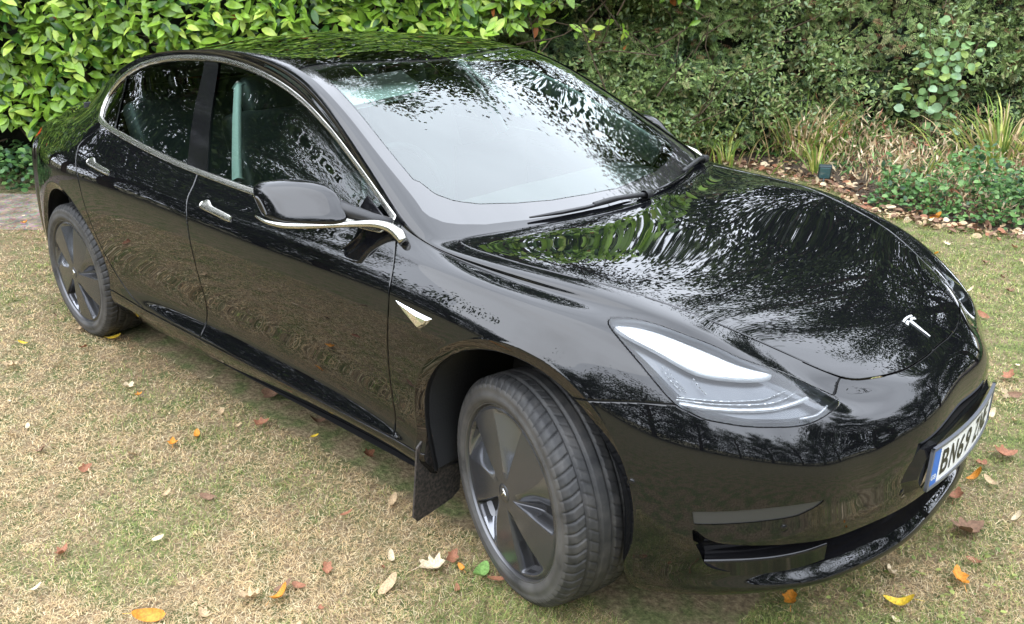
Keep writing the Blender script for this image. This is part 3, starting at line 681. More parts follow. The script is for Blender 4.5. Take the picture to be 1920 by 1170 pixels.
# ------------------------------------------------------------------ wheel housings, underside
M['liner']=mat('felt_liner',(.055,.056,.06),.95)
nz=N(M['liner'],'ShaderNodeTexNoise',Scale=60.); bump(M['liner'],nz.outputs['Fac'],.5,.004)
for nm,(cx,cz,r) in (('front',(-.012,.400,.366)),('rear',(-2.872,.385,.356))):
    for sg in (1,-1):
        prof=[(cx-r,.235)]+[(cx-r*math.cos(t),cz+r*math.sin(t)) for t in np.linspace(0,PI,40)]+[(cx+r,.235)]
        V=[];F=[]
        for x,z in prof:
            yy,_n=side_y(x,max(z,.21)); x2=cx+(x-cx)*1.0
            yy=max(yy,-.93)
            V+= [(x,(-yy-.0125)*-sg,z),(x,(-yy-.030)*-sg,z),(cx+(x-cx)*1.03,(-yy-.034)*-sg,cz+(z-cz)*1.03),(cx+(x-cx)*1.03,.48*-sg,cz+(z-cz)*1.03)]
        for i in range(len(prof)-1):
            for k in range(3): F.append([i*4+k,i*4+k+1,i*4+4+k+1,i*4+4+k])
        F.append([i*4+3 for i in range(len(prof))])
        me=mesh_from('wheel_housing',V,F); me.materials.append(M['trim']); me.materials.append(M['liner'])
        mi=[0 if (i%3)<1 else 1 for i in range(len(me.polygons))]; mi[-1]=1; me.polygons.foreach_set('material_index',mi)
        o=link('wheel_housing',me,None,car)
def under():
    xs=np.linspace(-3.70,.80,60); V=[];F=[]
    for x in xs:
        w=min(.84,max(.2,.84-max(0,(x-.30))*1.05-max(0,(-2.9-x))*.55)); V+=[(x,-w,.205),(x,w,.205)]
        if abs(x)<.42 or abs(x+2.872)<.42: V[-2]=(x,-.47,.205); V[-1]=(x,.47,.205)
    for i in range(len(xs)-1): F.append([2*i,2*i+1,2*i+3,2*i+2])
    return V,F
obj('underside',under(),M['trim'],car,False)
# front mud flap
fl=[(-.415,.36),(-.40,.374),(-.37,.385),(-.352,.352),(-.335,.335),(-.31,.345)]
mf=prism_poly([(-.905,.335),(-.888,.352),(-.845,.362),(-.815,.335),(-.79,.320),(-.70,.315),(-.70,.08),(-.735,.06),(-.80,.052),(-.885,.045),(-.905,.07)],-.004,.004,lambda a,b,z:(-.395+z-(.335-b)*.12,a,b))
for o in (obj('mud_flap',mf,M['flap'] if 'flap' in M else M['trim'],car,False,.002),): mirror_obj(o,car)

# ------------------------------------------------------------------ mirrors
def mirror():
    # housing: lofted rounded sections along y (outboard)
    secs=[] # y, x centre, z centre, half depth x, half height z
    data=[(-.866,-.733,1.040,.040,.040),(-.874,-.737,1.046,.052,.052),(-.892,-.757,1.044,.066,.064),(-.93,-.797,1.046,.070,.066),(-.965,-.843,1.046,.070,.066),(-1.000,-.890,1.043,.067,.063),(-1.028,-.928,1.040,.058,.058),(-1.040,-.948,1.038,.040,.043),(-1.046,-.962,1.030,.018,.028)]
    n=28;V=[];F=[]
    for y,cx,cz,a,b in data:
        y=-.958+(y+.956)*.85; cx=-.822+(cx+.832)*.82; b*=.90; cz-=.004
        for q in range(n):
            t=2*PI*q/n; c,s=math.cos(t),math.sin(t); e=.5 if c<0 else .8
            x=cx+a*np.sign(c)*abs(c)**e*(1 if c>0 else .62); z=cz+b*np.sign(s)*abs(s)**.62
            z=max(z,.987)
            V.append((x-(z-.995)*.95+.028,y+(z-.995)*.10,z))
    k=len(data)
    for i in range(k-1):
        for q in range(n): F.append([i*n+q,i*n+(q+1)%n,(i+1)*n+(q+1)%n,(i+1)*n+q])
    F.append(list(range(n))); F.append([(k-1)*n+q for q in range(n)][::-1])
    return V,F
mh=obj('door_mirror',mirror(),M['paint'],car,True,0,2)
# chrome base rail: from the door corner out under the housing
rail=cat_mull([(-.497,-.832,.958),(-.525,-.826,.974),(-.565,-.828,.987),(-.61,-.846,.993),(-.66,-.878,.990),(-.715,-.920,.985),(-.77,-.975,.983),(-.82,-1.020,.984),(-.885,-1.040,.987),(-.955,-1.034,.991)],6)
rad=np.interp(np.linspace(0,1,len(rail)),[0,.10,.25,.5,.8,1],[.014,.019,.0145,.0095,.0085,.003])
cr2=obj('mirror_rail',tube(rail,rad,12),M['chrome'],mh)
arm=obj('mirror_arm',tube([(-.585,-.80,.990),(-.63,-.835,1.003),(-.69,-.865,1.018),(-.74,-.885,1.03)],[.016,.018,.022,.026],12),M['trim'],mh)
tri=obj('mirror_panel',prism_poly([(-.58,.982),(-.60,1.0),(-.715,1.052),(-.745,.982)],-.002,.002,lambda a,b,z:(a,-.817+(b-.98)*.45+z,b)),M['gloss'],mh,False)
gl_=obj('mirror_glass',prism_poly([(-.95+.075*math.cos(t),1.050+.045*math.sin(t)) for t in np.linspace(0,2*PI,24,endpoint=False)],0,.003,lambda a,b,z:(-.846+(a+.93)*1.32+z,a,b)),M['chrome2'],mh)
m2=mirror_obj(mh,car); mm=m2.modifiers.new('s','SUBSURF'); mm.levels=2; mm.render_levels=2
for c_ in (cr2,arm,tri,gl_): mirror_obj(c_,m2)
# ------------------------------------------------------------------ door handles (flush bars)
def handle(x0,z0,x1,z1):
    V=[];F=[];n=10; m=12
    for i in range(n+1):
        t=i/n; x=x0+(x1-x0)*t; z=z0+(z1-z0)*t
        # the pivot end is a rounded paddle, the bar is slimmer
        hh=(.0115 if t>.30 else .0115+.0075*math.sin(min(1,t/.30)*PI)) * (1 if .03<t<.97 else .75)
        zc=z+(.006 if t<.3 else 0)*math.sin(min(1,t/.30)*PI)
        for k in range(m):
            a=2*PI*k/m; dz=hh*math.sin(a); yy,nn=side_y(x,zc+dz*.9); dn=.0042*max(0,math.cos(a))+(-.003 if math.cos(a)<-.1 else .0008)
            V.append((x+nn.x*dn,yy+nn.y*dn,zc+dz+nn.z*dn))
    for i in range(n):
        for k in range(m): F.append([i*m+k,i*m+(k+1)%m,(i+1)*m+(k+1)%m,(i+1)*m+k])
    F.append(list(range(m))); F.append([n*m+k for k in range(m)][::-1]); return V,F
for (q,prs) in (((-1.560,.897,-1.342,.880),FDO),((-2.515,.924,-2.281,.906),RDO)):
    h=obj('door_handle',handle(*q),M['chrome'],prs[0],True,0,1)
    m_=mirror_obj(h,prs[1]); a=m_.modifiers.new('s','SUBSURF'); a.levels=1; a.render_levels=1
# ------------------------------------------------------------------ wing badge (chrome wedge with camera)
def on_side(x,z,d): y,nn=side_y(x,z); return (x+nn.x*d,y+nn.y*d,z+nn.z*d)
wp=[(-.452,.813),(-.405,.807),(-.340,.800),(-.286,.796),(-.305,.775),(-.338,.752),(-.352,.760),(-.40,.787)]
V=[on_side(a,b,-.001) for a,b in wp]+[on_side(-.43,.806,.004),on_side(-.40,.801,.007),on_side(-.345,.793,.013),on_side(-.300,.790,.012),on_side(-.314,.775,.012),on_side(-.338,.761,.011),on_side(-.35,.767,.011),on_side(-.40,.790,.007)]
F=[[i,(i+1)%8,8+(i+1)%8,8+i] for i in range(8)]+[[8,9,15],[9,10,14,15],[10,11,12],[10,12,13,14]]
wb_=obj('wing_badge',(V,F),M['chrome2'],car,False,.0012); mirror_obj(wb_,car)
# ------------------------------------------------------------------ bonnet emblem
z,nn=top_z(.712,0); z2,_=top_z(.745,0); z1_,_=top_z(.68,0)
em=obj('bonnet_emblem',emblem_geo(.082),M['silver'],car,False,.0004)
xd=Vector((.745-.68,0,z2-z1_)).normalized(); n3=Vector(nn).normalized(); yd=n3.cross(-xd)
# emblem up axis points towards the windscreen, local z along the normal
R3=Matrix((( (-xd).cross(n3).x,(-xd).x,n3.x),((-xd).cross(n3).y,(-xd).y,n3.y),((-xd).cross(n3).z,(-xd).z,n3.z)))
em.matrix_world=Matrix.Translation(Vector((.712,0,z))+n3*.001)@R3.to_4x4()
# ------------------------------------------------------------------ parking sensors
for y,zz in ((-.683,.447),(-.326,.443),(.683,.447),(.326,.443)):
    x,nn=front_x(y,zz); q=Vector(nn).normalized()
    o=obj('parking_sensor',lathe([(.0001,-.0003),(.0085,.0000),(.0092,-.0012),(.0102,-.0012),(.0110,.0002),(.0120,-.0025)],28),M['gloss'],car)
    o.rotation_euler=q.to_track_quat('Y','Z').to_euler(); o.location=(x+q.x*.001,y+q.y*.001,zz+q.z*.001)
for sg in (-1,1):
    yy,nn=side_y(.371,.528); q=Vector((nn.x,nn.y*-sg,nn.z)).normalized()
    o=obj('parking_sensor',lathe([(.0001,-.0003),(.0085,.0000),(.0092,-.0012),(.0102,-.0012),(.0110,.0002),(.0120,-.0025)],28),M['gloss'],car)
    o.rotation_euler=q.to_track_quat('Y','Z').to_euler(); o.location=(.371+q.x*.001,yy*-sg+q.y*.001,.528+q.z*.001)
# ------------------------------------------------------------------ number plate
PZ=.4967; PX=.8965; PK=.30
def pl(y,z,d=0): 
    s=2*PK*y; n=math.hypot(1,s); return (PX-PK*y*y+d/n, y+d*s/n, PZ+z)
def plate_slab(y0,y1,z0,z1,d0,d1,n=26):
    V=[];F=[]
    for i in range(n+1):
        y=y0+(y1-y0)*i/n
        V+=[pl(y,z0,d0),pl(y,z1,d0),pl(y,z1,d1),pl(y,z0,d1)]
    for i in range(n):
        for k in range(4): F.append([i*4+k,i*4+(k+1)%4,i*4+4+(k+1)%4,i*4+4+k])
    F+=[[0,1,2,3],[n*4+3,n*4+2,n*4+1,n*4]]; return V,F
M['plate']=mat('plate_white',(.78,.78,.76),.35); M['plblue']=mat('plate_blue',(.02,.13,.48),.35); M['platetext']=mat('plate_text_black',(.012,.012,.012),.4); M['pltw']=mat('plate_text_pale',(.8,.82,.8),.4); M['platframe']=mat('plate_frame_grey',(.10,.105,.12),.3)
NP=obj('number_plate',plate_slab(-.26,.26,-.0555,.0555,0,.003),M['plate'],car,False)
obj('plate_band',plate_slab(-.258,-.216,-.0535,.0535,.003,.0036,6),M['plblue'],NP,False)
fr=merge(plate_slab(-.267,.267,.0545,.0625,-.002,.007),plate_slab(-.267,.267,-.0625,-.0545,-.002,.007),plate_slab(-.267,-.2595,-.0625,.0625,-.002,.007,2),plate_slab(.2595,.267,-.0625,.0625,-.002,.007,2))
obj('plate_frame',fr,M['platframe'],NP,False)
def ptext(txt,y0,z0,h,m,wscale=1.0,name='plate_text',bold=.0,w=None,bulk=.0):
    cu=bpy.data.curves.new('t','FONT'); cu.body=txt; cu.size=1; cu.offset=bulk; o=bpy.data.objects.new('t',cu); C.objects.link(o)
    dg=bpy.context.evaluated_depsgraph_get(); me=bpy.data.meshes.new_from_object(o.evaluated_get(dg)); bpy.data.objects.remove(o)
    v=np.array([q.co for q in me.vertices]); mn=v.min(0); mxx=v.max(0); s=h/(mxx[1]-mn[1]); sx=(w/(mxx[0]-mn[0])) if w else s*wscale
    F=[list(p.vertices) for p in me.polygons]; V=[]
    for q in v: V.append(pl(y0+(q[0]-mn[0])*sx,z0+(q[1]-mn[1])*s,.0042))
    return obj(name,(V,F),m,NP,False)
for ch,y in (('B',-.203),('N',-.150),('6',-.097),('9',-.044),('Z',.032),('N',.085),('E',.138)): ptext(ch,y,-.0375,.075,M['platetext'],w=.042,bulk=.022)
ptext('GB',-.250,-.038,.016,M['pltw'],w=.026,bulk=.02,name='country_code')
# bracket behind: hexagonal dark pad following the bumper
hexa=[(-.352,.475),(-.335,.520),(-.300,.565),(-.255,.578),(.255,.578),(.300,.565),(.335,.520),(.352,.475),(.325,.43),(.292,.402),(-.292,.402),(-.325,.43)]
V=[];ring2=[]
for y,z in hexa: x,_n=front_x(y,z); V.append((x-.004,y,z))
for y,z in hexa: V.append((pl(y*.86,0)[0]-.006,y*.86,PZ+(z-PZ)*.72))
F=[[i,(i+1)%12,12+(i+1)%12,12+i] for i in range(12)]+[[12+i for i in range(12)]]
obj('plate_bracket',(V,F),M['gloss'],car,False,.003)
# ------------------------------------------------------------------ cowl, wipers
V=[];F=[]
ys=np.linspace(-.72,.72,40); k=3
hb=np.array(HOODB); bw=np.array([(-.262,0),(-.27,.15),(-.295,.30),(-.335,.45),(-.385,.60),(-.425,.672),(-.50,.727)])
for y in ys:
    a=abs(y); xh=np.interp(a,hb[::-1,1],hb[::-1,0]); xw=np.interp(a,bw[:,1],bw[:,0])
    zh=top_z(xh+.01,y)[0]; zw=top_z(xw-.02,y)[0]
    V+=[(xh+.03,y,zh-.012),(xh-.005,y,zh-.022),(xw-.03,y,zw-.025),(xw-.05,y,zw-.008)]
for i in range(len(ys)-1):
    for q in range(3): F.append([i*4+q,i*4+q+1,i*4+5+q,i*4+4+q])
obj('scuttle_panel',(V,F),M['trim'],car)
def glass_pt(x,y,d): z,nn=top_z(x,y); return (x+nn.x*d,y+nn.y*d,z+nn.z*d)
def wiper(path,armp):
    bl=[glass_pt(x,y,.012) for x,y in path]; ar=[glass_pt(x,y,d) for x,y,d in armp]
    o=obj('wiper',tube(cat_mull(ar,5),.009,8),M['trim'],car); obj('wiper_blade',tube(bl,[.003]+[.007]*(len(bl)-2)+[.003],8),M['gloss'],o)
    obj('wiper_pivot',lathe([(.0001,.02),(.014,.018),(.017,0),(.017,-.02)],20),M['trim'],o).location=ar[0]
    return o
wiper([(-.335,-.46),(-.305,-.34),(-.287,-.24),(-.276,-.12),(-.268,-.01)],[(-.252,.055,.018),(-.260,-.03,.022),(-.275,-.12,.020),(-.285,-.20,.014)])
wiper([(-.265,.12),(-.280,.25),(-.31,.38),(-.35,.50),(-.38,.57)],[(-.395,.665,.018),(-.382,.60,.026),(-.36,.52,.022),(-.335,.42,.014)])
# ------------------------------------------------------------------ cabin
def rbox(c,s,b=.03,rot=None): return c,s
cab=obj('cabin_tub',merge(
  box((-1.75,0,.40),(2.7,1.50,.02)),box((-1.75,.775,.60),(2.7,.02,.42)),box((-1.75,-.775,.60),(2.7,.02,.42)),box((-3.05,0,.75),(.02,1.3,.7)),box((-.40,0,.58),(.02,1.5,.36))),M['interior'],car,False)
def dash():
    V=[];F=[];n=24
    for i in range(n+1):
        y=-.70+1.40*i/n; e=abs(y)/.70; bow=.10*(1-e*e)
        V+=[(-.36+bow,y,.885),(-.50+bow*.5,y,.925-.01*e),(-.80,y,.935-.015*e),(-.875,y,.905),(-.875,y,.80),(-.80,y,.66)]
    for i in range(n):
        for k in range(5): F.append([i*6+k,i*6+k+1,i*6+7+k,i*6+6+k])
    return V,F
obj('dashboard',dash(),M['dash'],car)
obj('centre_screen',box((-.93,0,.98),(.012,.40,.235)),M['gloss'],car,False,.006)
ang=np.linspace(0,2*PI,49)
sw=[(-1.02-.18*math.sin(t)*.30,-.37+.18*math.cos(t),.93+.18*math.sin(t)*.95) for t in ang]
so=obj('steering_wheel',tube(sw,.015,10,False),M['seat'],car); obj('steering_hub',box((-1.0,-.37,.92),(.04,.13,.10)),M['seat'],so,True,.02)
obj('steering_spoke',merge(tube([(-1.0,-.54,.925),(-1.0,-.20,.925)],.016,8),tube([(-.97,-.37,.76),(-.99,-.37,.92)],.016,8)),M['seat'],so)
def seat(x,y,lab):
    b=obj('car_seat',box((x,y,.56),(.52,.50,.20)),M['seat'],car,True,.07,1,3)
    rot=np.array([[math.cos(.32),0,-math.sin(.32)],[0,1,0],[math.sin(.32),0,math.cos(.32)]])
    bk=obj('seat_back',box((x-.33,y,.87),(.13,.48,.62),rot),M['seat'],b,True,.05,1,3)
    hr=obj('headrest',box((x-.445,y,1.215),(.10,.26,.17),rot),M['seat'],b,True,.045,1,3)
for y in (-.37,.37): seat(-1.42,y,'')
rb=obj('rear_bench',box((-2.28,0,.56),(.50,1.25,.22)),M['seat'],car,True,.06,1,3)
rot=np.array([[math.cos(.4),0,-math.sin(.4)],[0,1,0],[math.sin(.4),0,math.cos(.4)]])
obj('seat_back',box((-2.62,0,.86),(.14,1.22,.58),rot),M['seat'],rb,True,.05,1,3)
for y in (-.42,0,.42): obj('headrest',box((-2.72,y,1.13),(.09,.24,.14),rot),M['seat'],rb,True,.04,1,3)
# headlining above, with pale pillar trims
V=[];F=[];n=16
for i,x in enumerate(np.linspace(-1.34,-2.95,n)):
    for y in np.linspace(-1,1,9):
        w=redge(x)*.97*y; z=top_z(x,w)[0]; V.append((x,w,z-.045))
for i in range(n-1):
    for j in range(8): F.append([i*9+j,i*9+j+1,i*9+10+j,i*9+9+j])
obj('headlining',(V,F),M['interior'],car)
def strip(pts,wd,th,m,name,parent=car):
    P=cat_mull(pts,6); V=[];F=[]
    for i,p in enumerate(P):
        t=P[min(i+1,len(P)-1)]-P[max(i-1,0)]; t/=np.linalg.norm(t); a=np.cross(t,[0,1,0]); a/=np.linalg.norm(a); b=np.cross(t,a)
        w_=wd if np.isscalar(wd) else np.interp(i/(len(P)-1),[0,1],wd)
        for s1,s2 in ((-1,-1),(1,-1),(1,1),(-1,1)): V.append(p+a*s1*w_/2+b*s2*th/2)
    for i in range(len(P)-1):
        for q in range(4): F.append([i*4+q,i*4+(q+1)%4,i*4+4+(q+1)%4,i*4+4+q])
    F+=[[0,1,2,3],[len(V)-1,len(V)-2,len(V)-3,len(V)-4]]
    return obj(name,(V,F),m,parent,True,.006)
for sg in (-1,1):
    strip([(-1.56,sg*.735,.96),(-1.60,sg*.70,1.06),(-1.665,sg*.645,1.18),(-1.735,sg*.585,1.28)],(.060,.045),.02,M['palegrey'],'pillar_lining')
    strip([(-.60,sg*.66,.985),(-.78,sg*.625,1.075),(-.97,sg*.585,1.165),(-1.15,sg*.545,1.24),(-1.30,sg*.51,1.285)],(.11,.07),.02,M['palegrey'],'pillar_lining')
def visor(y0,y1):
    P=[];n=7
    zc=top_z(-1.31,-.38)[0]
    pts=[(-1.335,y0,1.290),(-1.335,y1,1.318),(-1.21,y1,1.262),(-1.21,y0,1.232)]
    V=[];
    for t in (-.009,.009):
        for i in range(4):
            V.append((pts[i][0]+t*.4,pts[i][1],pts[i][2]+t))
    return V,[[0,1,2,3],[7,6,5,4]]+[[i,(i+1)%4,4+(i+1)%4,4+i] for i in range(4)]
obj('sun_visor',visor(-.545,-.10),M['visor'] if 'visor' in M else M['palegrey'],car,True,.03,0,4)
obj('interior_mirror',box((-1.20,0.0,1.275),(.03,.24,.06)),M['gloss'],car,True,.012)
# ------------------------------------------------------------------ ground, bed, path
A2=np.array([math.cos(yaw),math.sin(yaw)]); B2=np.array([math.sin(yaw),-math.cos(yaw)]); C2=np.array([CP.x,CP.y])
def W2(S_,D_): return C2[None,:]+np.atleast_1d(D_)[:,None]*A2+np.atleast_1d(S_)[:,None]*B2
def ds(x,y): d=np.stack([x-C2[0],y-C2[1]],-1); return d@B2,d@A2        # lateral, depth
def vnoise(x,y,f,seed=0):
    r=np.random.default_rng(seed).random((256,256)); x=x*f+1000;y=y*f+1000
    i=np.floor(x).astype(int);j=np.floor(y).astype(int);u=x-i;v=y-j;u=u*u*(3-2*u);v=v*v*(3-2*v)
    g=lambda a,b:r[a%256,b%256]
    return (g(i,j)*(1-u)+g(i+1,j)*u)*(1-v)+(g(i,j+1)*(1-u)+g(i+1,j+1)*u)*v
EDGE=np.array([(-9,2.2),(-5.2,3.6),(-3.2,5.2),(-1.88,4.95),(-1.5,4.72),(-.92,4.22),(-.47,4.10),(.03,4.22),(.9,4.9),(2.5,6.4),(8,10.5)])
def edge_y(x): return np.interp(x,EDGE[:,0],EDGE[:,1])+ (vnoise(x,x*0,3.1,5)-.5)*.16
M['soil']=mat('lawn_soil',(.2,.16,.09),.95); m=M['soil']
tcn=N(m,'ShaderNodeTexCoord'); n1=N(m,'ShaderNodeTexNoise',Scale=1.3,Detail=5.); n2=N(m,'ShaderNodeTexNoise',Scale=55.,Detail=6.,Roughness=.75); n3_=N(m,'ShaderNodeTexNoise',Scale=9.,Detail=4.)
for q in (n1,n2,n3_): L(m,tcn.outputs['Object'],q.inputs['Vector'])
c1=ramp(m,n2.outputs['Fac'],[(.30,(.075,.052,.028)),(.47,(.21,.155,.085)),(.62,(.36,.285,.165)),(.8,(.5,.42,.27))])
c2=ramp(m,n2.outputs['Fac'],[(.30,(.04,.045,.015)),(.5,(.12,.14,.045)),(.7,(.26,.27,.11))])
mxn=N(m,'ShaderNodeMixRGB'); L(m,ramp(m,n3_.outputs['Fac'],[(.42,(0,0,0)),(.62,(1,1,1))]),mxn.inputs['Fac']); L(m,c1,mxn.inputs['Color1']); L(m,c2,mxn.inputs['Color2']); L(m,mxn.outputs['Color'],bsdf(m).inputs['Base Color']); bump(m,n2.outputs['Fac'],.8,.02)
gx=np.linspace(-1,1,2)
g=fastmesh('lawn',[(-90,-90,0),(90,-90,0),(90,90,0),(-90,90,0)],[[0,1,2,3]],mats=[M['soil']]); tag(link('lawn',g),kind='structure')
# leaf-littered bed
M['bed']=mat('bed_soil',(.09,.06,.04),.95); m=M['bed']; tcn=N(m,'ShaderNodeTexCoord'); n2=N(m,'ShaderNodeTexNoise',Scale=34.,Detail=7.,Roughness=.8); L(m,tcn.outputs['Object'],n2.inputs['Vector'])
L(m,ramp(m,n2.outputs['Fac'],[(.32,(.02,.014,.010)),(.5,(.085,.06,.04)),(.66,(.20,.145,.09)),(.8,(.32,.25,.16))]),bsdf(m).inputs['Base Color']); bump(m,n2.outputs['Fac'],1,.03)
xs=np.linspace(-12,10,240); V=[];F=[]
for i,x in enumerate(xs): V+=[(x,float(edge_y(np.array([x]))[0]),.004),(x,float(edge_y(np.array([x]))[0])+.12,.03),(x,float(edge_y(np.array([x]))[0])+9,.10)]
for i in range(len(xs)-1):
    for k in range(2): F.append([i*3+k,i*3+3+k,i*3+4+k,i*3+1+k])
tag(link('planting_bed',mesh_from('planting_bed',V,F),M['bed']),kind='structure')
# gravelly track at the left
M['gravel']=mat('gravel',(.3,.26,.2),.9); m=M['gravel']; tcn=N(m,'ShaderNodeTexCoord'); vo=N(m,'ShaderNodeTexVoronoi',Scale=42.); n2=N(m,'ShaderNodeTexNoise',Scale=7.,Detail=6.)
L(m,tcn.outputs['Object'],vo.inputs['Vector']); L(m,tcn.outputs['Object'],n2.inputs['Vector'])
mm_=N(m,'ShaderNodeMixRGB'); mm_.blend_type='MULTIPLY'; mm_.inputs['Fac'].default_value=.55; L(m,ramp(m,n2.outputs['Fac'],[(.3,(.13,.095,.062)),(.5,(.25,.19,.135)),(.7,(.36,.30,.225))]),mm_.inputs['Color1']); L(m,vo.outputs['Color'],mm_.inputs['Color2'])
hs_=N(m,'ShaderNodeHueSaturation'); hs_.inputs['Saturation'].default_value=.85; hs_.inputs['Value'].default_value=1.1; L(m,mm_.outputs['Color'],hs_.inputs['Color']); L(m,hs_.outputs['Color'],bsdf(m).inputs['Base Color']); bump(m,vo.outputs['Distance'],.8,.012)
V=[];F=[];nn_=60
for i,s_ in enumerate(np.linspace(-11,-.5,nn_)):
    w0=6.02+(vnoise(np.array([s_]),np.array([1.]),2.2,3)[0]-.5)*.25; w1=6.95+(vnoise(np.array([s_]),np.array([7.]),1.5,4)[0]-.5)*.2
    p=W2([s_],[w0-.1*(s_+4)])[0]; q=W2([s_],[w1])[0]; V+=[(p[0],p[1],.004),(q[0],q[1],.008)]
for i in range(nn_-1): F.append([2*i,2*i+2,2*i+3,2*i+1])
tag(link('gravel_path',mesh_from('gravel_path',V,F),M['gravel']),kind='structure')

# ------------------------------------------------------------------ leaf field builder
def unit(v): return v/(np.linalg.norm(v,axis=-1,keepdims=True)+1e-12)
def scatter(P,Aax,Nn,size,tmplV,tmplF,wid=None):
    """place the template (x along leaf, y across, z up) at P; returns V,F"""
    Aax=unit(Aax); Nn=unit(Nn-(Nn*Aax).sum(1,keepdims=True)*Aax); Bx=np.cross(Nn,Aax)
    t=np.asarray(tmplV,float); s=size[:,None,None]; w=s if wid is None else wid[:,None,None]
    V=P[:,None,:]+s*t[None,:,0:1]*Aax[:,None,:]+w*t[None,:,1:2]*Bx[:,None,:]+s*t[None,:,2:3]*Nn[:,None,:]
    F=np.asarray(tmplF)[None]+ (np.arange(len(P))*len(t))[:,None,None]
    return V.reshape(-1,3),F.reshape(-1,F.shape[-1])
def leaf_tmpl(ws,ts,fold=.25,droop=.25):
    V=[];F=[]
    for t,w_ in zip(ts,ws): z=-droop*t*t; V+=[(t,-w_,z+fold*w_),(t,0,z),(t,w_,z+fold*w_)]
    for i in range(len(ts)-1):
        for k in range(2): F.append([i*3+k,i*3+3+k,i*3+4+k,i*3+1+k])
    return V,F
LAUREL=leaf_tmpl([.015,.15,.215,.19,.09,.004],[0,.18,.42,.68,.88,1.0],.30,.20)
OVAL=leaf_tmpl([.02,.28,.36,.28,.01],[0,.22,.5,.8,1.0],.25,.15)
SMALL=([(0,0,0),(.5,-.28,.04),(1,0,-.05),(.5,.28,.04)],[[0,1,2,3]])
def leafmat(name,col,rough=.4,tr=.25,var=.25):
    m=bpy.data.materials.new(name); m.use_nodes=True; b=bsdf(m); b.inputs['Roughness'].default_value=rough; b.inputs['IOR'].default_value=1.45
    tcn=N(m,'ShaderNodeTexCoord'); nz=N(m,'ShaderNodeTexNoise',Scale=14.,Detail=3.); L(m,tcn.outputs['Object'],nz.inputs['Vector'])
    lo=tuple(c*(1-var) for c in col); hi=tuple(c*(1+var) for c in col)
    c=ramp(m,nz.outputs['Fac'],[(.35,lo),(.65,hi)]); L(m,c,b.inputs['Base Color'])
    if tr:
        o=[n for n in m.node_tree.nodes if n.type=='OUTPUT_MATERIAL'][0]; t=N(m,'ShaderNodeBsdfTranslucent'); L(m,c,t.inputs['Color']); x=N(m,'ShaderNodeMixShader'); x.inputs[0].default_value=tr
        L(m,b.outputs[0],x.inputs[1]); L(m,t.outputs[0],x.inputs[2]); L(m,x.outputs[0],o.inputs['Surface'])
    return m
LM=[leafmat('laurel_green',(.17,.30,.035),.30),leafmat('laurel_lime',(.29,.48,.055),.32),leafmat('laurel_deep',(.045,.115,.018),.28),leafmat('laurel_yellowgreen',(.42,.55,.09),.35),leafmat('leaf_rust',(.38,.12,.03),.5)]
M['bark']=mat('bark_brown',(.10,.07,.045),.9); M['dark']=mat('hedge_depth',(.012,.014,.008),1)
def pick(n,p): return RNG.choice(len(p),size=n,p=np.array(p)/sum(p))

# ------------------------------------------------------------------ laurel hedge
lh=empty('laurel_hedge','tall bright green laurel hedge with glossy leaves behind the car roof and boot','hedge',(*W2([-3],[7.9])[0],0))
def set_parent(o,p): o.parent=p; o.matrix_parent_inverse=p.matrix_world.inverted() if False else Matrix.Translation(-p.location)
def hedge_surface(s,z):
    """front depth of the laurel face"""
    return 7.25+.35*(vnoise(s,z,.8,21)-.5)+.30*(vnoise(s,z,2.2,22)-.5)+np.clip((.55-z),0,1)*.9+np.where(s>-.6,(s+.6)*.22,0)
n=18500
s=RNG.uniform(-6.2,1.9,n); z=RNG.uniform(.38,3.1,n)**1.0
low=.42+.12*(vnoise(s,s*0,2.,23)-.5)+np.clip((s+2.2)*.42,0,1.15)+ .25*(vnoise(s,s*0,1.7,24)-.3)
lay=RNG.exponential(.13,n); keep=(z>low)&(lay<.6)
s,z,lay=s[keep],z[keep],lay[keep]; n=len(s)
d=hedge_surface(s,z)+lay-.05; p2=W2(s,d); P=np.column_stack([p2,z])
out=np.array([-A2[0],-A2[1],0.])                       # towards the camera
Nr=unit(out*1.0+np.array([0,0,.75])+RNG.normal(0,.42,(n,3))); Ax=unit(np.column_stack([np.outer(RNG.normal(0,1,n),B2),RNG.normal(-.15,.7,n)])+out*RNG.uniform(.1,.9,(n,1)))
V,F=scatter(P,Ax,Nr,RNG.uniform(.08,.155,n)*np.where(RNG.random(n)<.15,.7,1),*LAUREL)
pr=pick(n,[.42,.25,.20,.12,.005]); deep=lay>.28; pr[deep&(pr!=4)]=np.where(RNG.random(deep.sum())<.6,2,0)[ (pr!=4)[deep]] if False else pr[deep&(pr!=4)]
me=fastmesh('foliage',V,F,mats=LM,mi=np.repeat(pr,len(LAUREL[1])),smooth=True); o=link('foliage',me); set_parent(o,lh)
# twigs
VF=[]
for k in range(150):
    s0=RNG.uniform(-6,1.8); z0=RNG.uniform(.2,2.4); d0=float(hedge_surface(np.array([s0]),np.array([z0]))[0])+RNG.uniform(.15,.35)
    a=W2([s0],[d0])[0]; q=[(a[0],a[1],z0)]; dirv=np.array([*(B2*RNG.normal(0,.6)),RNG.uniform(.1,.8)])+out*RNG.uniform(.0,.5); dirv/=np.linalg.norm(dirv)
    for t in range(4): dirv=unit(dirv+RNG.normal(0,.2,3)); q.append(tuple(np.array(q[-1])+dirv*RNG.uniform(.1,.2)))
    VF.append(tube(q,np.linspace(.008,.003,5),5,False))
for s0 in np.arange(-6,-1.2,.55):
    a=W2([s0],[8.0])[0]; VF.append(tube([(a[0],a[1],0),(a[0]+.05,a[1],.8),(a[0],a[1]+.06,1.8),(a[0],a[1],2.6)],[.035,.03,.022,.01],6,False))
o=obj('branches',merge(*VF),M['bark']); set_parent(o,lh)
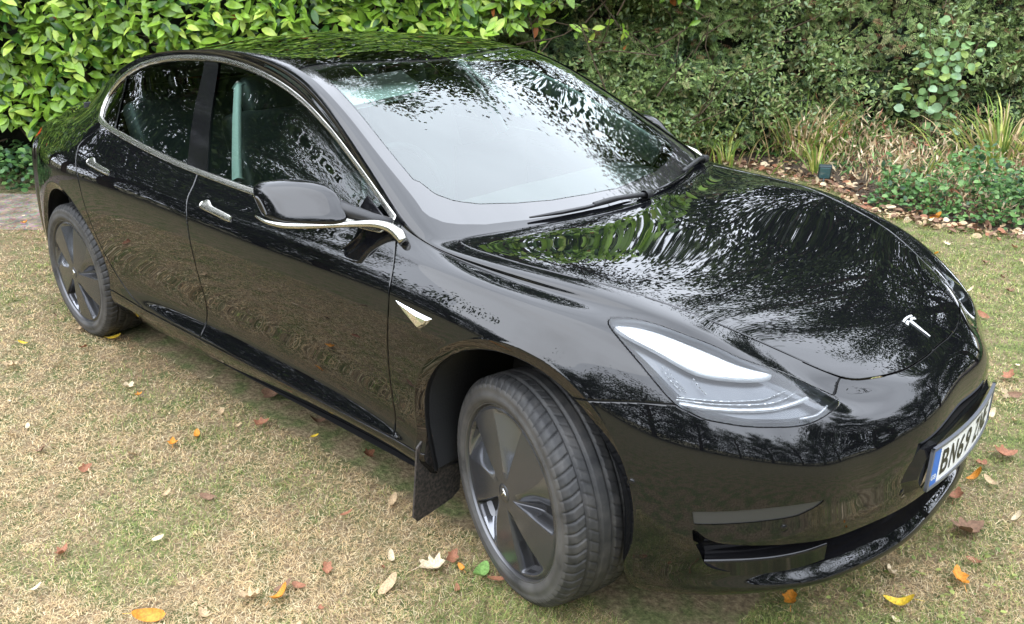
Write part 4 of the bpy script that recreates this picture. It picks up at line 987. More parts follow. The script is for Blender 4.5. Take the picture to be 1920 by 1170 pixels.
# deep interior mass of the hedge (rough, leafy in silhouette, never flat)
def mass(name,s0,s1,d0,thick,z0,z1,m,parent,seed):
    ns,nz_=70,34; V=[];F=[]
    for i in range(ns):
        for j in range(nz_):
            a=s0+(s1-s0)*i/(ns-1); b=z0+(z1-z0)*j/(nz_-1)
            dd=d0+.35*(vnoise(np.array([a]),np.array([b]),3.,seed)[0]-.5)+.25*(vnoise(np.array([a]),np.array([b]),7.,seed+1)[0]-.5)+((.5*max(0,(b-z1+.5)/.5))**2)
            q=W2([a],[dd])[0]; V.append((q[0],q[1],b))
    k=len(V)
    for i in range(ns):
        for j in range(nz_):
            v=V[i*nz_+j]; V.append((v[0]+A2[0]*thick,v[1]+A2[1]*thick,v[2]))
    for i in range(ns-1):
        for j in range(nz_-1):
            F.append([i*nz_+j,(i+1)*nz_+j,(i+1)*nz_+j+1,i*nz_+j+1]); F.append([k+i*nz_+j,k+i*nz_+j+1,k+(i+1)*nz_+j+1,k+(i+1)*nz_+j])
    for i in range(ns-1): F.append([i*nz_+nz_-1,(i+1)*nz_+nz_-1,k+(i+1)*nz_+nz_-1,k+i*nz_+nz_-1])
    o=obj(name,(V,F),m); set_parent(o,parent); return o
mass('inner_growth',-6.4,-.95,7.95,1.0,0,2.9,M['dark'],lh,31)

# ------------------------------------------------------------------ fine-leaved evergreen bank to the right
YM=[leafmat('yew_green',(.125,.20,.055),.5,.15),leafmat('yew_light',(.25,.34,.11),.5,.2),leafmat('yew_dark',(.035,.07,.026),.5,.1),leafmat('yew_olive',(.28,.28,.12),.6,.15),leafmat('yew_brown',(.22,.115,.055),.7,.1),leafmat('grey_green',(.22,.30,.15),.5,.15)]
SPV=[];SPF=[]
for k in range(9):                                    # a flat spray of narrow leaflets
    t=k/9; sd_=-1 if k%2 else 1; b=len(SPV); x=t*.8; a=sd_*(1.05-.3*t); lx,ly=math.cos(a)*.42*(1-.5*t),math.sin(a)*.42*(1-.5*t); w_=.055
    nx,ny=-math.sin(a)*w_,math.cos(a)*w_
    SPV+=[(x,0,0),(x+lx*.5+nx,ly*.5+ny,.03),(x+lx,ly,-.06),(x+lx*.5-nx,ly*.5-ny,.03)]; SPF.append([b,b+1,b+2,b+3])
b=len(SPV); SPV+=[(0,-.012,0),(1,-.004,-.08),(1,.004,-.08),(0,.012,0)]; SPF.append([b,b+1,b+2,b+3])
def bank(name,label,cat,s0,s1,z1,n,d0,seed,mixp,dens_s=None,zlow=.15,size=(.055,.12)):
    e=empty(name,label,cat,(*W2([(s0+s1)/2],[d0])[0],0))
    s=RNG.uniform(s0,s1,n); z=zlow+(z1-zlow)*RNG.random(n)**.85
    # stacked drooping pads: depth varies with layered noise
    pad=.30*(vnoise(s*1.0,z*2.6,1.4,seed)-.5)+.42*(vnoise(s,z*1.5,3.2,seed+1)-.5)
    lay=RNG.exponential(.10,n); d=d0+pad+lay+np.clip((z-1.2)*.12,0,.4)
    hole=vnoise(s,z*1.4,2.6,seed+2); kp=~((hole<.17)&(lay<.34)); s,z,lay,d=s[kp],z[kp],lay[kp],d[kp]; n=len(s)
    ends=np.clip(np.minimum(s-s0,s1-s)/.35,0,1); d=d+(1-ends)*.35
    P=np.column_stack([W2(s,d),z]); Ax=unit(np.column_stack([np.outer(RNG.normal(0,.8,n),B2),RNG.normal(-.05,.55,n)])+out*RNG.uniform(.2,1.0,(n,1)))
    Nr=unit(out*.6+np.array([0,0,.9])+RNG.normal(0,.4,(n,3)))
    V,F=scatter(P,Ax,Nr,RNG.uniform(size[0],size[1],n),SPV,SPF)
    cl=vnoise(s*1.,z*1.,2.0,seed+4); mi=pick(n,mixp); mi=np.where((cl>.62)&(RNG.random(n)<.5),1,mi); mi=np.where((cl<.34)&(RNG.random(n)<.55),2,mi)
    o=link('foliage',fastmesh('foliage',V,F,mats=YM,mi=np.repeat(mi,len(SPF)))); set_parent(o,e)
    # small rounded leaves growing through it
    n2_=int(len(s)*.8); s_2=RNG.uniform(s0,s1,n2_); z_2=zlow+(z1-zlow)*RNG.random(n2_)**1.3; pk=vnoise(s_2,z_2,1.7,seed+9)>.42; s_2,z_2=s_2[pk],z_2[pk]; n2_=len(s_2)
    d_2=d0+.30*(vnoise(s_2,z_2*2.6,1.4,seed)-.5)+.42*(vnoise(s_2,z_2*1.5,3.2,seed+1)-.5)+RNG.exponential(.06,n2_)-.06
    V,F=scatter(np.column_stack([W2(s_2,d_2),z_2]),RNG.normal(0,1,(n2_,3)),RNG.normal(0,.4,(n2_,3))+[0,0,.7]+out*.7,RNG.uniform(.030,.058,n2_),*LAUREL)
    o=link('small_leaves',fastmesh('small_leaves',V,F,mats=[YM[1],YM[5],YM[0],YM[3]],mi=np.repeat(pick(n2_,[.4,.2,.25,.15]),len(LAUREL[1])),smooth=True)); set_parent(o,e)
    VF=[]
    for k in range(int((s1-s0)*22)):
        a0=RNG.uniform(s0,s1); z0=RNG.uniform(.05,z1*.9); q=W2([a0],[d0+RNG.uniform(.0,.35)])[0]; p=[(q[0],q[1],z0)]; dv=np.array([*(B2*RNG.normal(0,.7)),RNG.uniform(.0,.9)])+out*RNG.uniform(.0,.6); dv/=np.linalg.norm(dv)
        for t in range(3): dv=unit(dv+RNG.normal(0,.25,3)); p.append(tuple(np.array(p[-1])+dv*RNG.uniform(.12,.22)))
        VF.append(tube(p,[.007,.005,.004,.002],4,False))
    for a0 in np.arange(s0+.2,s1,.6):
        q=W2([a0],[d0+.6])[0]; VF.append(tube([(q[0],q[1],0),(q[0],q[1]+.05,z1*.5),(q[0]+.04,q[1],z1*.95)],[.05,.04,.015],6,False))
    o=obj('branches',merge(*VF),M['bark']); set_parent(o,e)
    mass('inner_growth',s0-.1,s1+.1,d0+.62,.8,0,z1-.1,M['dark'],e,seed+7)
    return e
bank('evergreen_shrub','dense dark green fine-leaved shrub directly behind the windscreen, next to the laurel','shrub',-1.3,2.45,2.6,19000,8.10,41,[.42,.22,.16,.10,.03,.07])
bank('conifer_shrub','shaggy olive-green conifer shrub behind the round-leaved climber at top right','shrub',2.35,6.6,2.6,17000,8.45,61,[.28,.14,.20,.26,.08,.04])
# ------------------------------------------------------------------ ring of trees (beyond the hedge and behind the photographer)
TM=[leafmat('tree_green',(.045,.078,.016),.5,.25),leafmat('tree_light',(.10,.15,.03),.5,.3),leafmat('tree_dark',(.022,.042,.012),.5,.15)]
def make_tree(seed,H,rad,nleaf,spars,low=.25,lsize=.13):
    r=np.random.default_rng(seed); VF=[]; tips=[]
    tr_=[(0,0,0),(.05*H*.1,0,H*.25),(.1,.08,H*.5),(.0,.1,H*.72)]
    VF.append(tube(tr_,[H*.026,H*.022,H*.016,H*.008],9,False))
    for k in range(26):
        h=H*(low*.6+(.9-low*.6)*k/26); a=k*2.4+r.uniform(-.4,.4); R_=rad*(1-.55*max(0,(h/H-.35))/.65)*r.uniform(.65,1.0)
        p0=np.array([0.03*H*.1,0.04,h*.8]); p3=np.array([math.cos(a)*R_,math.sin(a)*R_,min(H*.96,h*.95+R_*.35)]); pm=(p0+p3)/2+r.normal(0,.12,3)+[0,0,.1*R_]
        VF.append(tube(cat_mull([p0,pm,p3],4),np.linspace(H*.009,.012,9),5,False))
        for t in (.45,.7,.88,1.):
            tips.append((p0*(1-t)+p3*t+ (pm-(p0+p3)/2)*4*t*(1-t),R_))
        for q in range(3):
            e=p3+r.normal(0,rad*.2,3); VF.append(tube([p3*.4+p0*.2+pm*.4,(p3+e)/2,e],[.02,.014,.006],4,False)); tips.append((e,R_))
    tips=np.array([t for t,_ in tips]); ci=r.integers(0,len(tips),nleaf)
    P=tips[ci]+r.normal(0,rad*spars,(nleaf,3))*[1,1,.62]; P[:,2]=np.maximum(P[:,2],H*low*.55)
    V,F=scatter(P,r.normal(0,1,(nleaf,3))*[1,1,.5],r.normal(0,.6,(nleaf,3))+[0,0,1],r.uniform(lsize*.7,lsize*1.3,nleaf),*SMALL)
    mi=r.choice(3,size=nleaf,p=[.5,.22,.28])
    return merge(*VF),fastmesh('crown',V,F,mats=TM,mi=mi)
def plant_tree(kind,loc,rz,sc,label,group):
    e=empty('broadleaf_tree',label,'tree',loc,rz,group); e.scale=(sc,sc,sc)
    a=bpy.data.objects.new('trunk',kind[0]); C.objects.link(a); a.parent=e
    b=bpy.data.objects.new('crown',kind[1]); C.objects.link(b); b.parent=e
def kind(*a):
    vf,cr=make_tree(*a); me=mesh_from('trunk',*vf); me.materials.append(M['bark']); return me,cr
K1=kind(1,6.6,2.3,26000,.13,.02,.12); K2=kind(2,5.8,2.0,9000,.12,.25,.10); K3=kind(3,10.5,3.4,42000,.11,.22,.11); K4=kind(4,5.6,2.4,11000,.14,.02)
def at_az(az,r,c=(-.6,0)): return (c[0]+r*math.cos(math.radians(az)),c[1]+r*math.sin(math.radians(az)),0)
TL=[('K1',166,11.5,1.0),('K1',153,11.5,1.05),('K3',149,9.5,.95),('K3',134,8.4,.92),('K1',123,12.6,.98),('K1',114,12.0,.95),('K3',103,12.4,.84),('K3',91,12.0,.98),('K3',79,11.6,.95),('K3',69,11.8,.8),('K1',63,10.5,1.1),('K1',47,11,1.0),('K1',33,11.5,.95),('K4',18,12,1.0),('K1',3,11.5,.95),('K4',-12,12,.95),('K1',-27,12.5,.92),('K4',-43,13,.95),
    ('K1',-60,13,.95),('K4',-74,13,1.05),('K1',-88,13,.8),('K4',-101,12.5,.95),('K1',-114,12,.82),('K1',-126,11.5,.92),('K4',-138,11.5,1.05),('K1',-143,12.8,.85),('K3',-154,12.3,.9),('K3',-163,12,.95),('K3',-172,12,.95),('K3',176,12.5,.9)]
for i,(k,az,r,sc) in enumerate(TL):
    far=20<az<180
    plant_tree({'K1':K1,'K2':K2,'K3':K3,'K4':K4}[k],at_az(az,r),i*1.7,sc,'leafy broadleaf tree standing in the row beyond the hedge' if far else 'leafy broadleaf tree across the lawn, mirrored in the car paintwork','trees beyond the hedge' if far else 'trees across the lawn')

# low leafy boundary across the lawn, seen only as a reflection in the paintwork
bh=empty('boundary_hedge','dark clipped hedge closing the far side of the lawn','hedge',(0,0,0)); n=44000
az=np.radians(RNG.uniform(-178,32,n)); rr=14.2+RNG.normal(0,.25,n); zz=RNG.uniform(0,4.2,n); P=np.column_stack([-.6+rr*np.cos(az),rr*np.sin(az),zz])
V,F=scatter(P,RNG.normal(0,1,(n,3)),RNG.normal(0,.6,(n,3))+[0,0,1],RNG.uniform(.12,.24,n),*SMALL)
o=link('foliage',fastmesh('foliage',V,F,mats=TM,mi=pick(n,[.45,.2,.35]))); o.parent=bh
# ------------------------------------------------------------------ lawn grass
GM=[leafmat('grass_straw',(.60,.44,.23),.7,.25,.2),leafmat('grass_pale',(.74,.61,.38),.7,.25,.15),leafmat('grass_green',(.19,.25,.065),.6,.3),leafmat('grass_lime',(.34,.38,.11),.6,.3),leafmat('grass_brown',(.32,.21,.115),.8,.2)]
def in_car(x,y): return (np.abs(y)<.78)&(x<.55)&(x>-3.5)
def grass_pts(n,smin,smax,dmin,dmax):
    s=RNG.uniform(smin,smax,n); d=dmin+(dmax-dmin)*RNG.random(n)**1.25; p=W2(s*(d/dmax*.92+.08) if False else s,d); return p
def fan(n,dmin,dmax):
    """points inside the view wedge (with a margin), denser nearby"""
    u=RNG.random(n); d=dmin*(dmax/dmin)**u; s=RNG.uniform(-.78,.72,n)*(d+.6); return W2(s,d)
p=fan(540000,1.25,9.0)
x,y=p[:,0],p[:,1]; S_,D_=ds(x,y)
ok=(~in_car(x,y))&(y<edge_y(x)-.02*RNG.random(len(x)))
pathd=6.02-.1*(S_+4); onpath=(S_<-.5)&(D_>pathd)
ok&=~(onpath&(RNG.random(len(x))<.97))
x,y,S_,D_=x[ok],y[ok],S_[ok],D_[ok]; n=len(x)
gr=np.clip((x*.6+y*.8+2.4)/4.2,0,1)*.72-.02
nzv=vnoise(x,y,1.9,71)*.6+vnoise(x,y,6.,72)*.4
pgreen=np.clip(gr+(nzv-.5)*1.7,0.01,.95)
dry=np.clip((-(x+3.2))/1.2,0,1)*np.clip((D_-4.6),0,1)      # tired brown patch towards the track
r=RNG.random(n); mi=np.where(r<pgreen,np.where(RNG.random(n)<.62,2,3),np.where(RNG.random(n)<.50,0,np.where(RNG.random(n)<.52,1,4)))
bare=np.clip((vnoise(x,y,1.3,77)-.62)*5,0,1)*np.clip((-x*.5-y*.3-.2),0,1); mi=np.where((RNG.random(n)<np.maximum(dry*.75,bare*.5)),4,mi)
L_=RNG.uniform(.011,.031,n)*np.where(mi==2,1.2,1)*(.7+.6*vnoise(x,y,3.,73)); L_=np.where(D_>4,L_*1.15,L_); wd=RNG.uniform(.0006,.00115,n)*np.clip(D_/2.6,.85,2.0)
az=RNG.uniform(0,2*PI,n); lean=np.where((mi==2)|(mi==3),RNG.uniform(.35,1.2,n),RNG.uniform(.05,.75,n))
hd=np.stack([np.cos(az),np.sin(az),np.zeros(n)],1); upv=np.array([0,0,1.]); sdv=np.stack([-np.sin(az),np.cos(az),np.zeros(n)],1)
z0=RNG.uniform(0,.012,n)
P0=np.stack([x,y,z0],1); dirm=hd*np.cos(lean)[:,None]+upv*np.sin(lean)[:,None]; P1=P0+dirm*(L_*.55)[:,None]; l2=lean-RNG.uniform(.3,1.1,n); d2=hd*np.cos(l2)[:,None]+upv*np.sin(l2)[:,None]; P2_=P1+d2*(L_*.45)[:,None]; P2_[:,2]=np.maximum(P2_[:,2],.003)
w3=sdv*wd[:,None]
V=np.stack([P0-w3,P0+w3,P1+w3*.8,P1-w3*.8,P2_+w3*.15,P2_-w3*.15],1).reshape(-1,3)
F=(np.array([[0,1,2,3],[3,2,4,5]])[None]+(np.arange(n)*6)[:,None,None]).reshape(-1,4)
tag(link('grass',fastmesh('grass',V,F,mats=GM,mi=np.repeat(mi,2))),'short patchy lawn grass, straw yellow at the left and greener at the right','grass',kind='stuff')
# clover / weeds low leaves on the greener side
p=fan(5200,1.4,7); x,y=p[:,0],p[:,1]; k=(~in_car(x,y))&(y<edge_y(x)-.05)&(vnoise(x,y,2.1,75)+np.clip((x*.6+y*.8)/5,-.3,.3)>.62); x,y=x[k],y[k]; n=len(x)
V,F=scatter(np.column_stack([x,y,RNG.uniform(.008,.025,n)]),RNG.normal(0,1,(n,3))*[1,1,.15],np.tile([0,0,1.],(n,1))+RNG.normal(0,.2,(n,3)),RNG.uniform(.010,.022,n),*OVAL)
tag(link('clover',fastmesh('clover',V,F,mats=[GM[2],GM[3]],mi=np.repeat(pick(n,[.6,.4]),len(OVAL[1])),smooth=True)),'small clover leaves scattered low in the greener lawn','clover',kind='stuff')

# ------------------------------------------------------------------ fallen leaves, each one its own object
FLM={'orange':leafmat('fallen_orange',(.62,.25,.03),.6,.2),'yellow':leafmat('fallen_yellow',(.75,.52,.05),.6,.2),'tan':leafmat('fallen_tan',(.46,.33,.19),.7,.1),'pale':leafmat('fallen_pale',(.62,.50,.33),.7,.1),'rust':leafmat('fallen_rust',(.30,.13,.07),.7,.1),'brown':leafmat('fallen_brown',(.20,.115,.07),.8,.05),'green':leafmat('fallen_green',(.24,.42,.12),.5,.25)}
def leaf_mesh(kind_,seed):
    r=np.random.default_rng(seed); n=26
    V=[(0,0,0)]; T=np.linspace(0,2*PI,n,endpoint=False)
    for t in T:
        if kind_=='oak': rad=.5*(.55+.28*math.cos(t)**2)*(1+.30*math.cos(7*t+.6)*abs(math.sin(t))**.3)+r.uniform(-.02,.02)
        elif kind_=='maple': rad=.5/math.sqrt(math.cos(t)**2+(math.sin(t)/.66)**2)*(.86+.14*math.cos(5*t)+.05*math.cos(9*t+1))+r.uniform(-.02,.02)
        else: rad=.5/math.sqrt((math.cos(t))**2+(math.sin(t)/.42)**2)*(1+.06*math.cos(t))
        V.append((rad*math.cos(t),rad*math.sin(t),0))
    b=len(V)
    for q in range(1,n+1): V.append(tuple(c*.55 for c in V[q]))
    cu=r.uniform(.5,1.7); sk=r.uniform(-.6,.6)
    V=[(x,y,cu*(x*x*.9+y*y*1.6)+sk*x*y+.05*math.sin(9*x+seed)*(abs(y)+.1)) for x,y,z in V]
    F=[[0,b+i,b+(i+1)%n] for i in range(n)]; F4=[[b+i,1+i,1+(i+1)%n,b+(i+1)%n] for i in range(n)]
    k=len(V); V+=[(-.44,-.012,.09*cu),(-.44,.012,.09*cu),(-.72,.01,.02),(-.72,-.01,.02)]; F4.append([k,k+1,k+2,k+3])
    me=bpy.data.meshes.new('fallen_leaf'); me.from_pydata(V,[],F+F4); me.polygons.foreach_set('use_smooth',[True]*len(me.polygons)); me.update(); return me
LMESH={}
def leaf_obj(kind_,colr,x,y,size,rz,label,group=None,z=.016,tilt=.25,seed=None):
    seed=int(RNG.integers(0,5)) if seed is None else seed; key=(kind_,colr,seed)
    if key not in LMESH: me=leaf_mesh(kind_,seed); me.materials.append(FLM[colr]); LMESH[key]=me
    o=bpy.data.objects.new('fallen_leaf',LMESH[key]); C.objects.link(o); o.location=(x,y,z); o.rotation_euler=(RNG.normal(0,tilt),RNG.normal(0,tilt),rz); o.scale=(size,size,size)
    tag(o,label,'leaf',group); return o
def gpt(u,v,z=0.012):
    cx=(u-960)/1636.90077; cy=-(v-578.4835)/1636.90077; d=(r2*cx+u2*cy+fwd); t=(z-CP.z)/d.z; p=CP+d*t; return p.x,p.y
HERO=[(728,1103,'oval','tan',.105,.9,'long narrow tan leaf left of the front wheel, tilted up on end'),(812,1066,'oak','pale',.12,.2,'large pale lobed leaf beside the reddish one left of the front tyre'),(848,1050,'maple','rust',.075,1.2,'small reddish leaf touching the large pale leaf near the front tyre'),
 (900,1082,'oval','green',.125,1.25,'fresh green leaf standing up beside the front tyre'),(932,1092,'oval','rust',.085,.1,'brown curled leaf right of the fresh green leaf by the tyre'),(868,1072,'oval','orange',.05,2.0,'small orange leaf tucked behind the green leaf by the tyre'),
 (470,1125,'oak','tan',.10,.2,'tan lobed leaf with scalloped edge at the bottom of the lawn'),(524,1125,'oval','orange',.09,.95,'bright orange leaf under a brown stick-like leaf at bottom left'),(530,1106,'oval','brown',.085,.9,'narrow brown rolled leaf lying over the bright orange one'),(278,1160,'oval','orange',.12,.15,'largest bright orange leaf at the very bottom left edge'),
 (325,836,'maple','orange',.075,1.9,'orange and yellow curled leaf in the middle of the left lawn'),(212,638,'oval','yellow',.105,.4,'deep yellow leaf lying beside the rear tyre'),(158,655,'maple','rust',.07,.8,'crumpled red-brown leaf left of the rear tyre'),(110,686,'oval','pale',.09,.2,'pale cream leaf left of the crumpled red-brown one'),
 (512,741,'maple','brown',.13,.3,'dark brown crumpled leaf under the middle of the sill'),(490,798,'maple','rust',.085,.5,'pinkish brown leaf on the lawn beside the front door'),(593,795,'oval','brown',.09,.3,'brown leaf half under the sill beside the yellow scrap'),(590,822,'oval','yellow',.045,.6,'small yellow scrap of leaf near the sill'),(690,858,'maple','rust',.09,1.3,'purplish brown leaf close to the mud flap'),
 (736,944,'oval','tan',.07,1.2,'narrow tan leaf below the mud flap'),(650,968,'oval','rust',.06,.4,'small rust leaf on the lawn left of the mud flap'),(298,1014,'oval','pale',.055,.2,'small cream oval leaf on bare dry grass'),(395,713,'oval','pale',.05,.2,'tiny cream leaf in the left lawn beside the sill'),(260,745,'maple','orange',.045,.9,'tiny orange leaf below the rear wheel'),
 (22,690,'oak','tan',.10,.3,'pale tan leaf at the far left edge of the lawn'),(42,646,'oval','yellow',.06,.2,'small yellow leaf far left near the dry grass'),(67,1110,'oval','pale',.055,1.1,'pale oval leaf at the lower left corner'),(1482,1128,'maple','orange',.085,1.3,'orange leaf under the front bumper at the bottom'),(1797,1090,'maple','orange',.10,1.5,'glossy orange-brown leaf right of the bumper beside a green weed'),
 (1810,1000,'maple','brown',.17,.4,'big crumpled grey-brown leaf right of the bumper'),(1880,856,'maple','rust',.13,.2,'red-brown lobed leaf below the number plate at the right'),(1828,898,'oval','orange',.09,.3,'orange leaf under the end of the number plate'),(1857,910,'oval','tan',.08,2.0,'curled tan leaf beside the orange leaf under the number plate'),(1792,936,'maple','rust',.10,.9,'brown leaf close to the bumper lip at the right'),
 (1890,710,'maple','rust',.10,.7,'dark red leaf at the right edge level with the bonnet nose'),(1897,745,'oval','brown',.09,.1,'brown leaf below the dark red one at the right edge'),(1843,594,'oval','rust',.09,2.4,'rusty leaf on the lawn beside the bonnet edge'),(1818,548,'oval','pale',.08,.3,'pale leaf on the lawn close to the far wing'),(1690,1138,'oval','yellow',.11,2.9,'mustard yellow leaf at the bottom right'),
 (1726,394,'oval','yellow',.16,.1,'bright yellow leaf on the edge of the bed'),(1752,412,'oval','orange',.13,.2,'amber leaf just below the bright yellow one at the bed edge'),(1725,395,'oval','brown',.10,1.,'brown leaf partly under the bright yellow one at the bed edge'),(1905,975,'oval','pale',.07,.6,'pale leaf at the right edge of the lower lawn'),(1858,780,'oval','pale',.07,.9,'pale yellow leaf right of the number plate')]
for u,v,k,cc,sz,rz,lab in HERO:
    x,y=gpt(u,v); leaf_obj(k,cc,x,y,sz*.76,rz+yaw-PI/2,lab,z=.022,tilt=.30)
def where_on(x,y):
    S_,D_=ds(np.array([x]),np.array([y])); S_=float(S_[0]);D_=float(D_[0]); fr='nearest the camera' if D_<2.3 else 'midway out' if D_<3.6 else 'well back' if D_<5.2 else 'at the far edge'
    if y>0 or x>.9: z_='on the green lawn beyond the bumper' if x>.6 and y<1.2 else 'on the lawn past the far wing'
    elif x>.25: z_='under the front bumper'
    elif x>-.5: z_='beside the front wheel'
    elif x>-1.6: z_='beside the front door' if y>-1.6 else 'out from the front door'
    elif x>-2.5: z_='beside the rear door' if y>-1.6 else 'out from the rear door'
    else: z_='near the rear wheel'
    return z_,fr
NAMED={'oval':'oval','maple':'lobed','oak':'scalloped'}
SHARE={'tan':'small tan fallen leaf lying loose on the lawn','pale':'small pale fallen leaf lying loose on the lawn','rust':'small rust-brown fallen leaf lying loose on the lawn','brown':'small dark brown fallen leaf lying loose on the lawn','orange':'tiny orange fallen leaf lying loose on the lawn'}
cnt=0
while cnt<210:
    p=fan(1,1.5,7.5)[0]; x,y=p
    if in_car(np.array([x]),np.array([y]))[0] or y>edge_y(np.array([x]))[0]: continue
    if RNG.random()>.35+.65*np.clip((x*.6+y*.8+1)/3,0,1): continue
    cc=['tan','pale','rust','brown','orange'][int(pick(1,[.28,.24,.24,.18,.06])[0])]
    kd=['oval','maple','oak'][int(pick(1,[.5,.3,.2])[0])]; szz=RNG.uniform(.022,.062); zn,fr=where_on(x,y); sz_='tiny' if szz<.034 else 'small' if szz<.048 else 'medium'
    leaf_obj(kd,cc,x,y,szz,RNG.uniform(0,6.28),'%s %s %s fallen leaf %s, %s'%(sz_,NAMED[kd],cc,zn,fr),'small %s leaves strewn over the lawn'%cc,z=.014,tilt=.35); cnt+=1
# leaf litter along the bed edge (uncountable)
n=2200; x=RNG.uniform(-4,3,n); y=edge_y(x)+RNG.gamma(1.4,.16,n)-.22; P=np.column_stack([x,y,.012+.05*np.clip(y-edge_y(x),0,1)+RNG.uniform(0,.03,n)])
V,F=scatter(P,RNG.normal(0,1,(n,3))*[1,1,.3],RNG.normal(0,.45,(n,3))+[0,0,1],RNG.uniform(.025,.07,n),*OVAL)
tag(link('leaf_litter',fastmesh('leaf_litter',V,F,mats=[FLM['tan'],FLM['rust'],FLM['brown'],FLM['pale']],mi=np.repeat(pick(n,[.36,.16,.38,.10]),len(OVAL[1])),smooth=True)),'drift of dead brown leaves along the edge of the planting bed','leaf litter',kind='stuff')

# ------------------------------------------------------------------ bed planting
BM=[leafmat('ivy_green',(.075,.17,.045),.4,.2),leafmat('ivy_light',(.15,.27,.08),.4,.2),leafmat('ivy_dark',(.03,.075,.03),.4,.1)]
def cover(name,label,cat,P,size,mats_,p,tm=OVAL,spread=.35):
    n=len(P); V,F=scatter(P,RNG.normal(0,1,(n,3))*[1,1,.5],RNG.normal(0,spread,(n,3))+[0,0,1]+out*.35,RNG.uniform(size*.6,size*1.3,n),*tm)
    return tag(link(name,fastmesh(name,V,F,mats=mats_,mi=np.repeat(pick(n,p),len(tm[1])),smooth=True)),label,cat,kind='stuff')
def region(n,x0,x1,dy0,dy1,h,f,seed,thr):
    x=RNG.uniform(x0,x1,n); y=edge_y(x)+RNG.uniform(dy0,dy1,n); m=vnoise(x,y,f,seed); k=m>thr; x,y,m=x[k],y[k],m[k]
    edge=np.clip((y-edge_y(x)-dy0)/.25,0.15,1); return np.column_stack([x,y,RNG.random(len(x))**.6*h*(m-thr)/(1-thr)*1.6*edge+.03])
cover('ivy_ground_cover','low green ivy and periwinkle covering the bed at the right edge','ground cover',region(13000,-1.05,3.2,.04,1.5,.34,2.6,81,.22),.042,BM,[.5,.33,.17])
cover('ivy_ground_cover','sparse green ivy creeping through the dead stems left of the garden light','ground cover',region(5200,-3.6,-1.0,.35,2.4,.30,2.4,83,.38),.045,BM,[.45,.4,.15])
s=RNG.uniform(-6.5,-1.5,5200); d=RNG.uniform(6.92,7.9,5200); zz=RNG.random(5200)*.26*(.4+vnoise(s,d,2.,84)); cover('ivy_ground_cover','dark ivy carpet under the laurel hedge beside the gravel track','ground cover',np.column_stack([W2(s,d),zz+.01]),.05,BM,[.45,.3,.25])
# dead flower stems (brown mass)
n=10500; x=RNG.uniform(-3.4,1.2,n); y=edge_y(x)+RNG.uniform(.15,2.2,n); m=vnoise(x,y,1.7,85)*.6+.3-.45*np.clip((x+.3),0,1); k=m>.30; x,y,m=x[k],y[k],m[k]; n=len(x)
P=np.column_stack([x,y,RNG.random(n)**.9*.85*np.clip(m-.26,0,1)*(.4+1.2*vnoise(x,y,5.,88))+.02]); V,F=scatter(P,RNG.normal(0,.6,(n,3))+[0,0,.8],RNG.normal(0,1,(n,3)),RNG.uniform(.04,.12,n),*SMALL,wid=RNG.uniform(.012,.034,n))
tag(link('dead_flower_stems',fastmesh('dead_flower_stems',V,F,mats=[FLM['tan'],FLM['pale'],FLM['rust'],BM[1]],mi=np.repeat(pick(n,[.40,.24,.14,.22]),1))),'knee-high mass of dry tan flower heads filling the bed','dead plants',kind='stuff')
# strap-leaved clumps
def blade_clump(name,label,x,y,n,h,spreadr,cols,p,z0=.05,droop=.9,w=.009):
    e=None; V=[];F=[];mi=[]
    for k in range(n):
        a=RNG.uniform(0,2*PI); r0=abs(RNG.normal(0,spreadr*.35)); L0=h*RNG.uniform(.55,1.15); tl=RNG.uniform(.1,.7); px,py=x+r0*math.cos(a),y+r0*math.sin(a); b=len(V); m_=6
        tw=RNG.uniform(-.6,.6); sv=np.array([-math.sin(a+tw),math.cos(a+tw),0])
        for i in range(m_+1):
            t=i/m_; hor=L0*(math.sin(tl)*t+droop*RNG.uniform(.9,1.0)*.35*t**2.5); vz=L0*(math.cos(tl)*t-.28*droop*t**3*(1+tl)); ww=w*(1-t**2.2)*(.6+.4*min(1,t*5))+.0006
            c=np.array([px+math.cos(a)*hor,py+math.sin(a)*hor,z0+max(vz,0.0)]); V+=[tuple(c-sv*ww),tuple(c+sv*ww)]
        for i in range(m_): F.append([b+2*i,b+2*i+1,b+2*i+3,b+2*i+2])
        mi+= [int(pick(1,p)[0])]*m_
    return tag(link(name,fastmesh(name,V,F,mats=cols,mi=mi,smooth=True)),label,'plant')
IM=[leafmat('iris_green',(.20,.31,.06),.45,.3),leafmat('iris_yellow',(.45,.47,.12),.5,.3),leafmat('iris_straw',(.50,.38,.20),.7,.2)]
q=gpt(1262,330); 
blade_clump('strap_leaf_clump','arching yellow-green strap-leaved clump just beyond the far windscreen pillar',-3.05,4.95,85,.72,.5,IM,[.35,.5,.15])
blade_clump('strap_leaf_clump','upright sword-leaved clump with straw tips behind the garden light',-2.12,5.45,100,.72,.42,IM,[.4,.32,.28],droop=.5)
blade_clump('strap_leaf_clump','small low sword-leaved tuft right behind the garden light',-1.75,4.98,30,.40,.20,IM,[.5,.35,.15],droop=.7)
blade_clump('strap_leaf_clump','big straw and green grassy clump at the right edge of the bed',-.55,5.95,150,.85,.55,IM,[.33,.27,.40],droop=.8,w=.010)
blade_clump('strap_leaf_clump','thin wispy green grass tuft left of the round-leaved climber',-1.9,5.75,60,.62,.8,IM,[.6,.25,.15],droop=.6,w=.006)
blade_clump('strap_leaf_clump','wispy straw-coloured grass tuft in front of the round-leaved climber',-1.0,5.35,60,.42,.8,IM,[.3,.3,.4],droop=.8,w=.006)
blade_clump('strap_leaf_clump','low spreading green tuft between the far pillar and the garden light',-2.55,4.85,55,.40,.9,IM,[.6,.3,.1],droop=.9,w=.007)
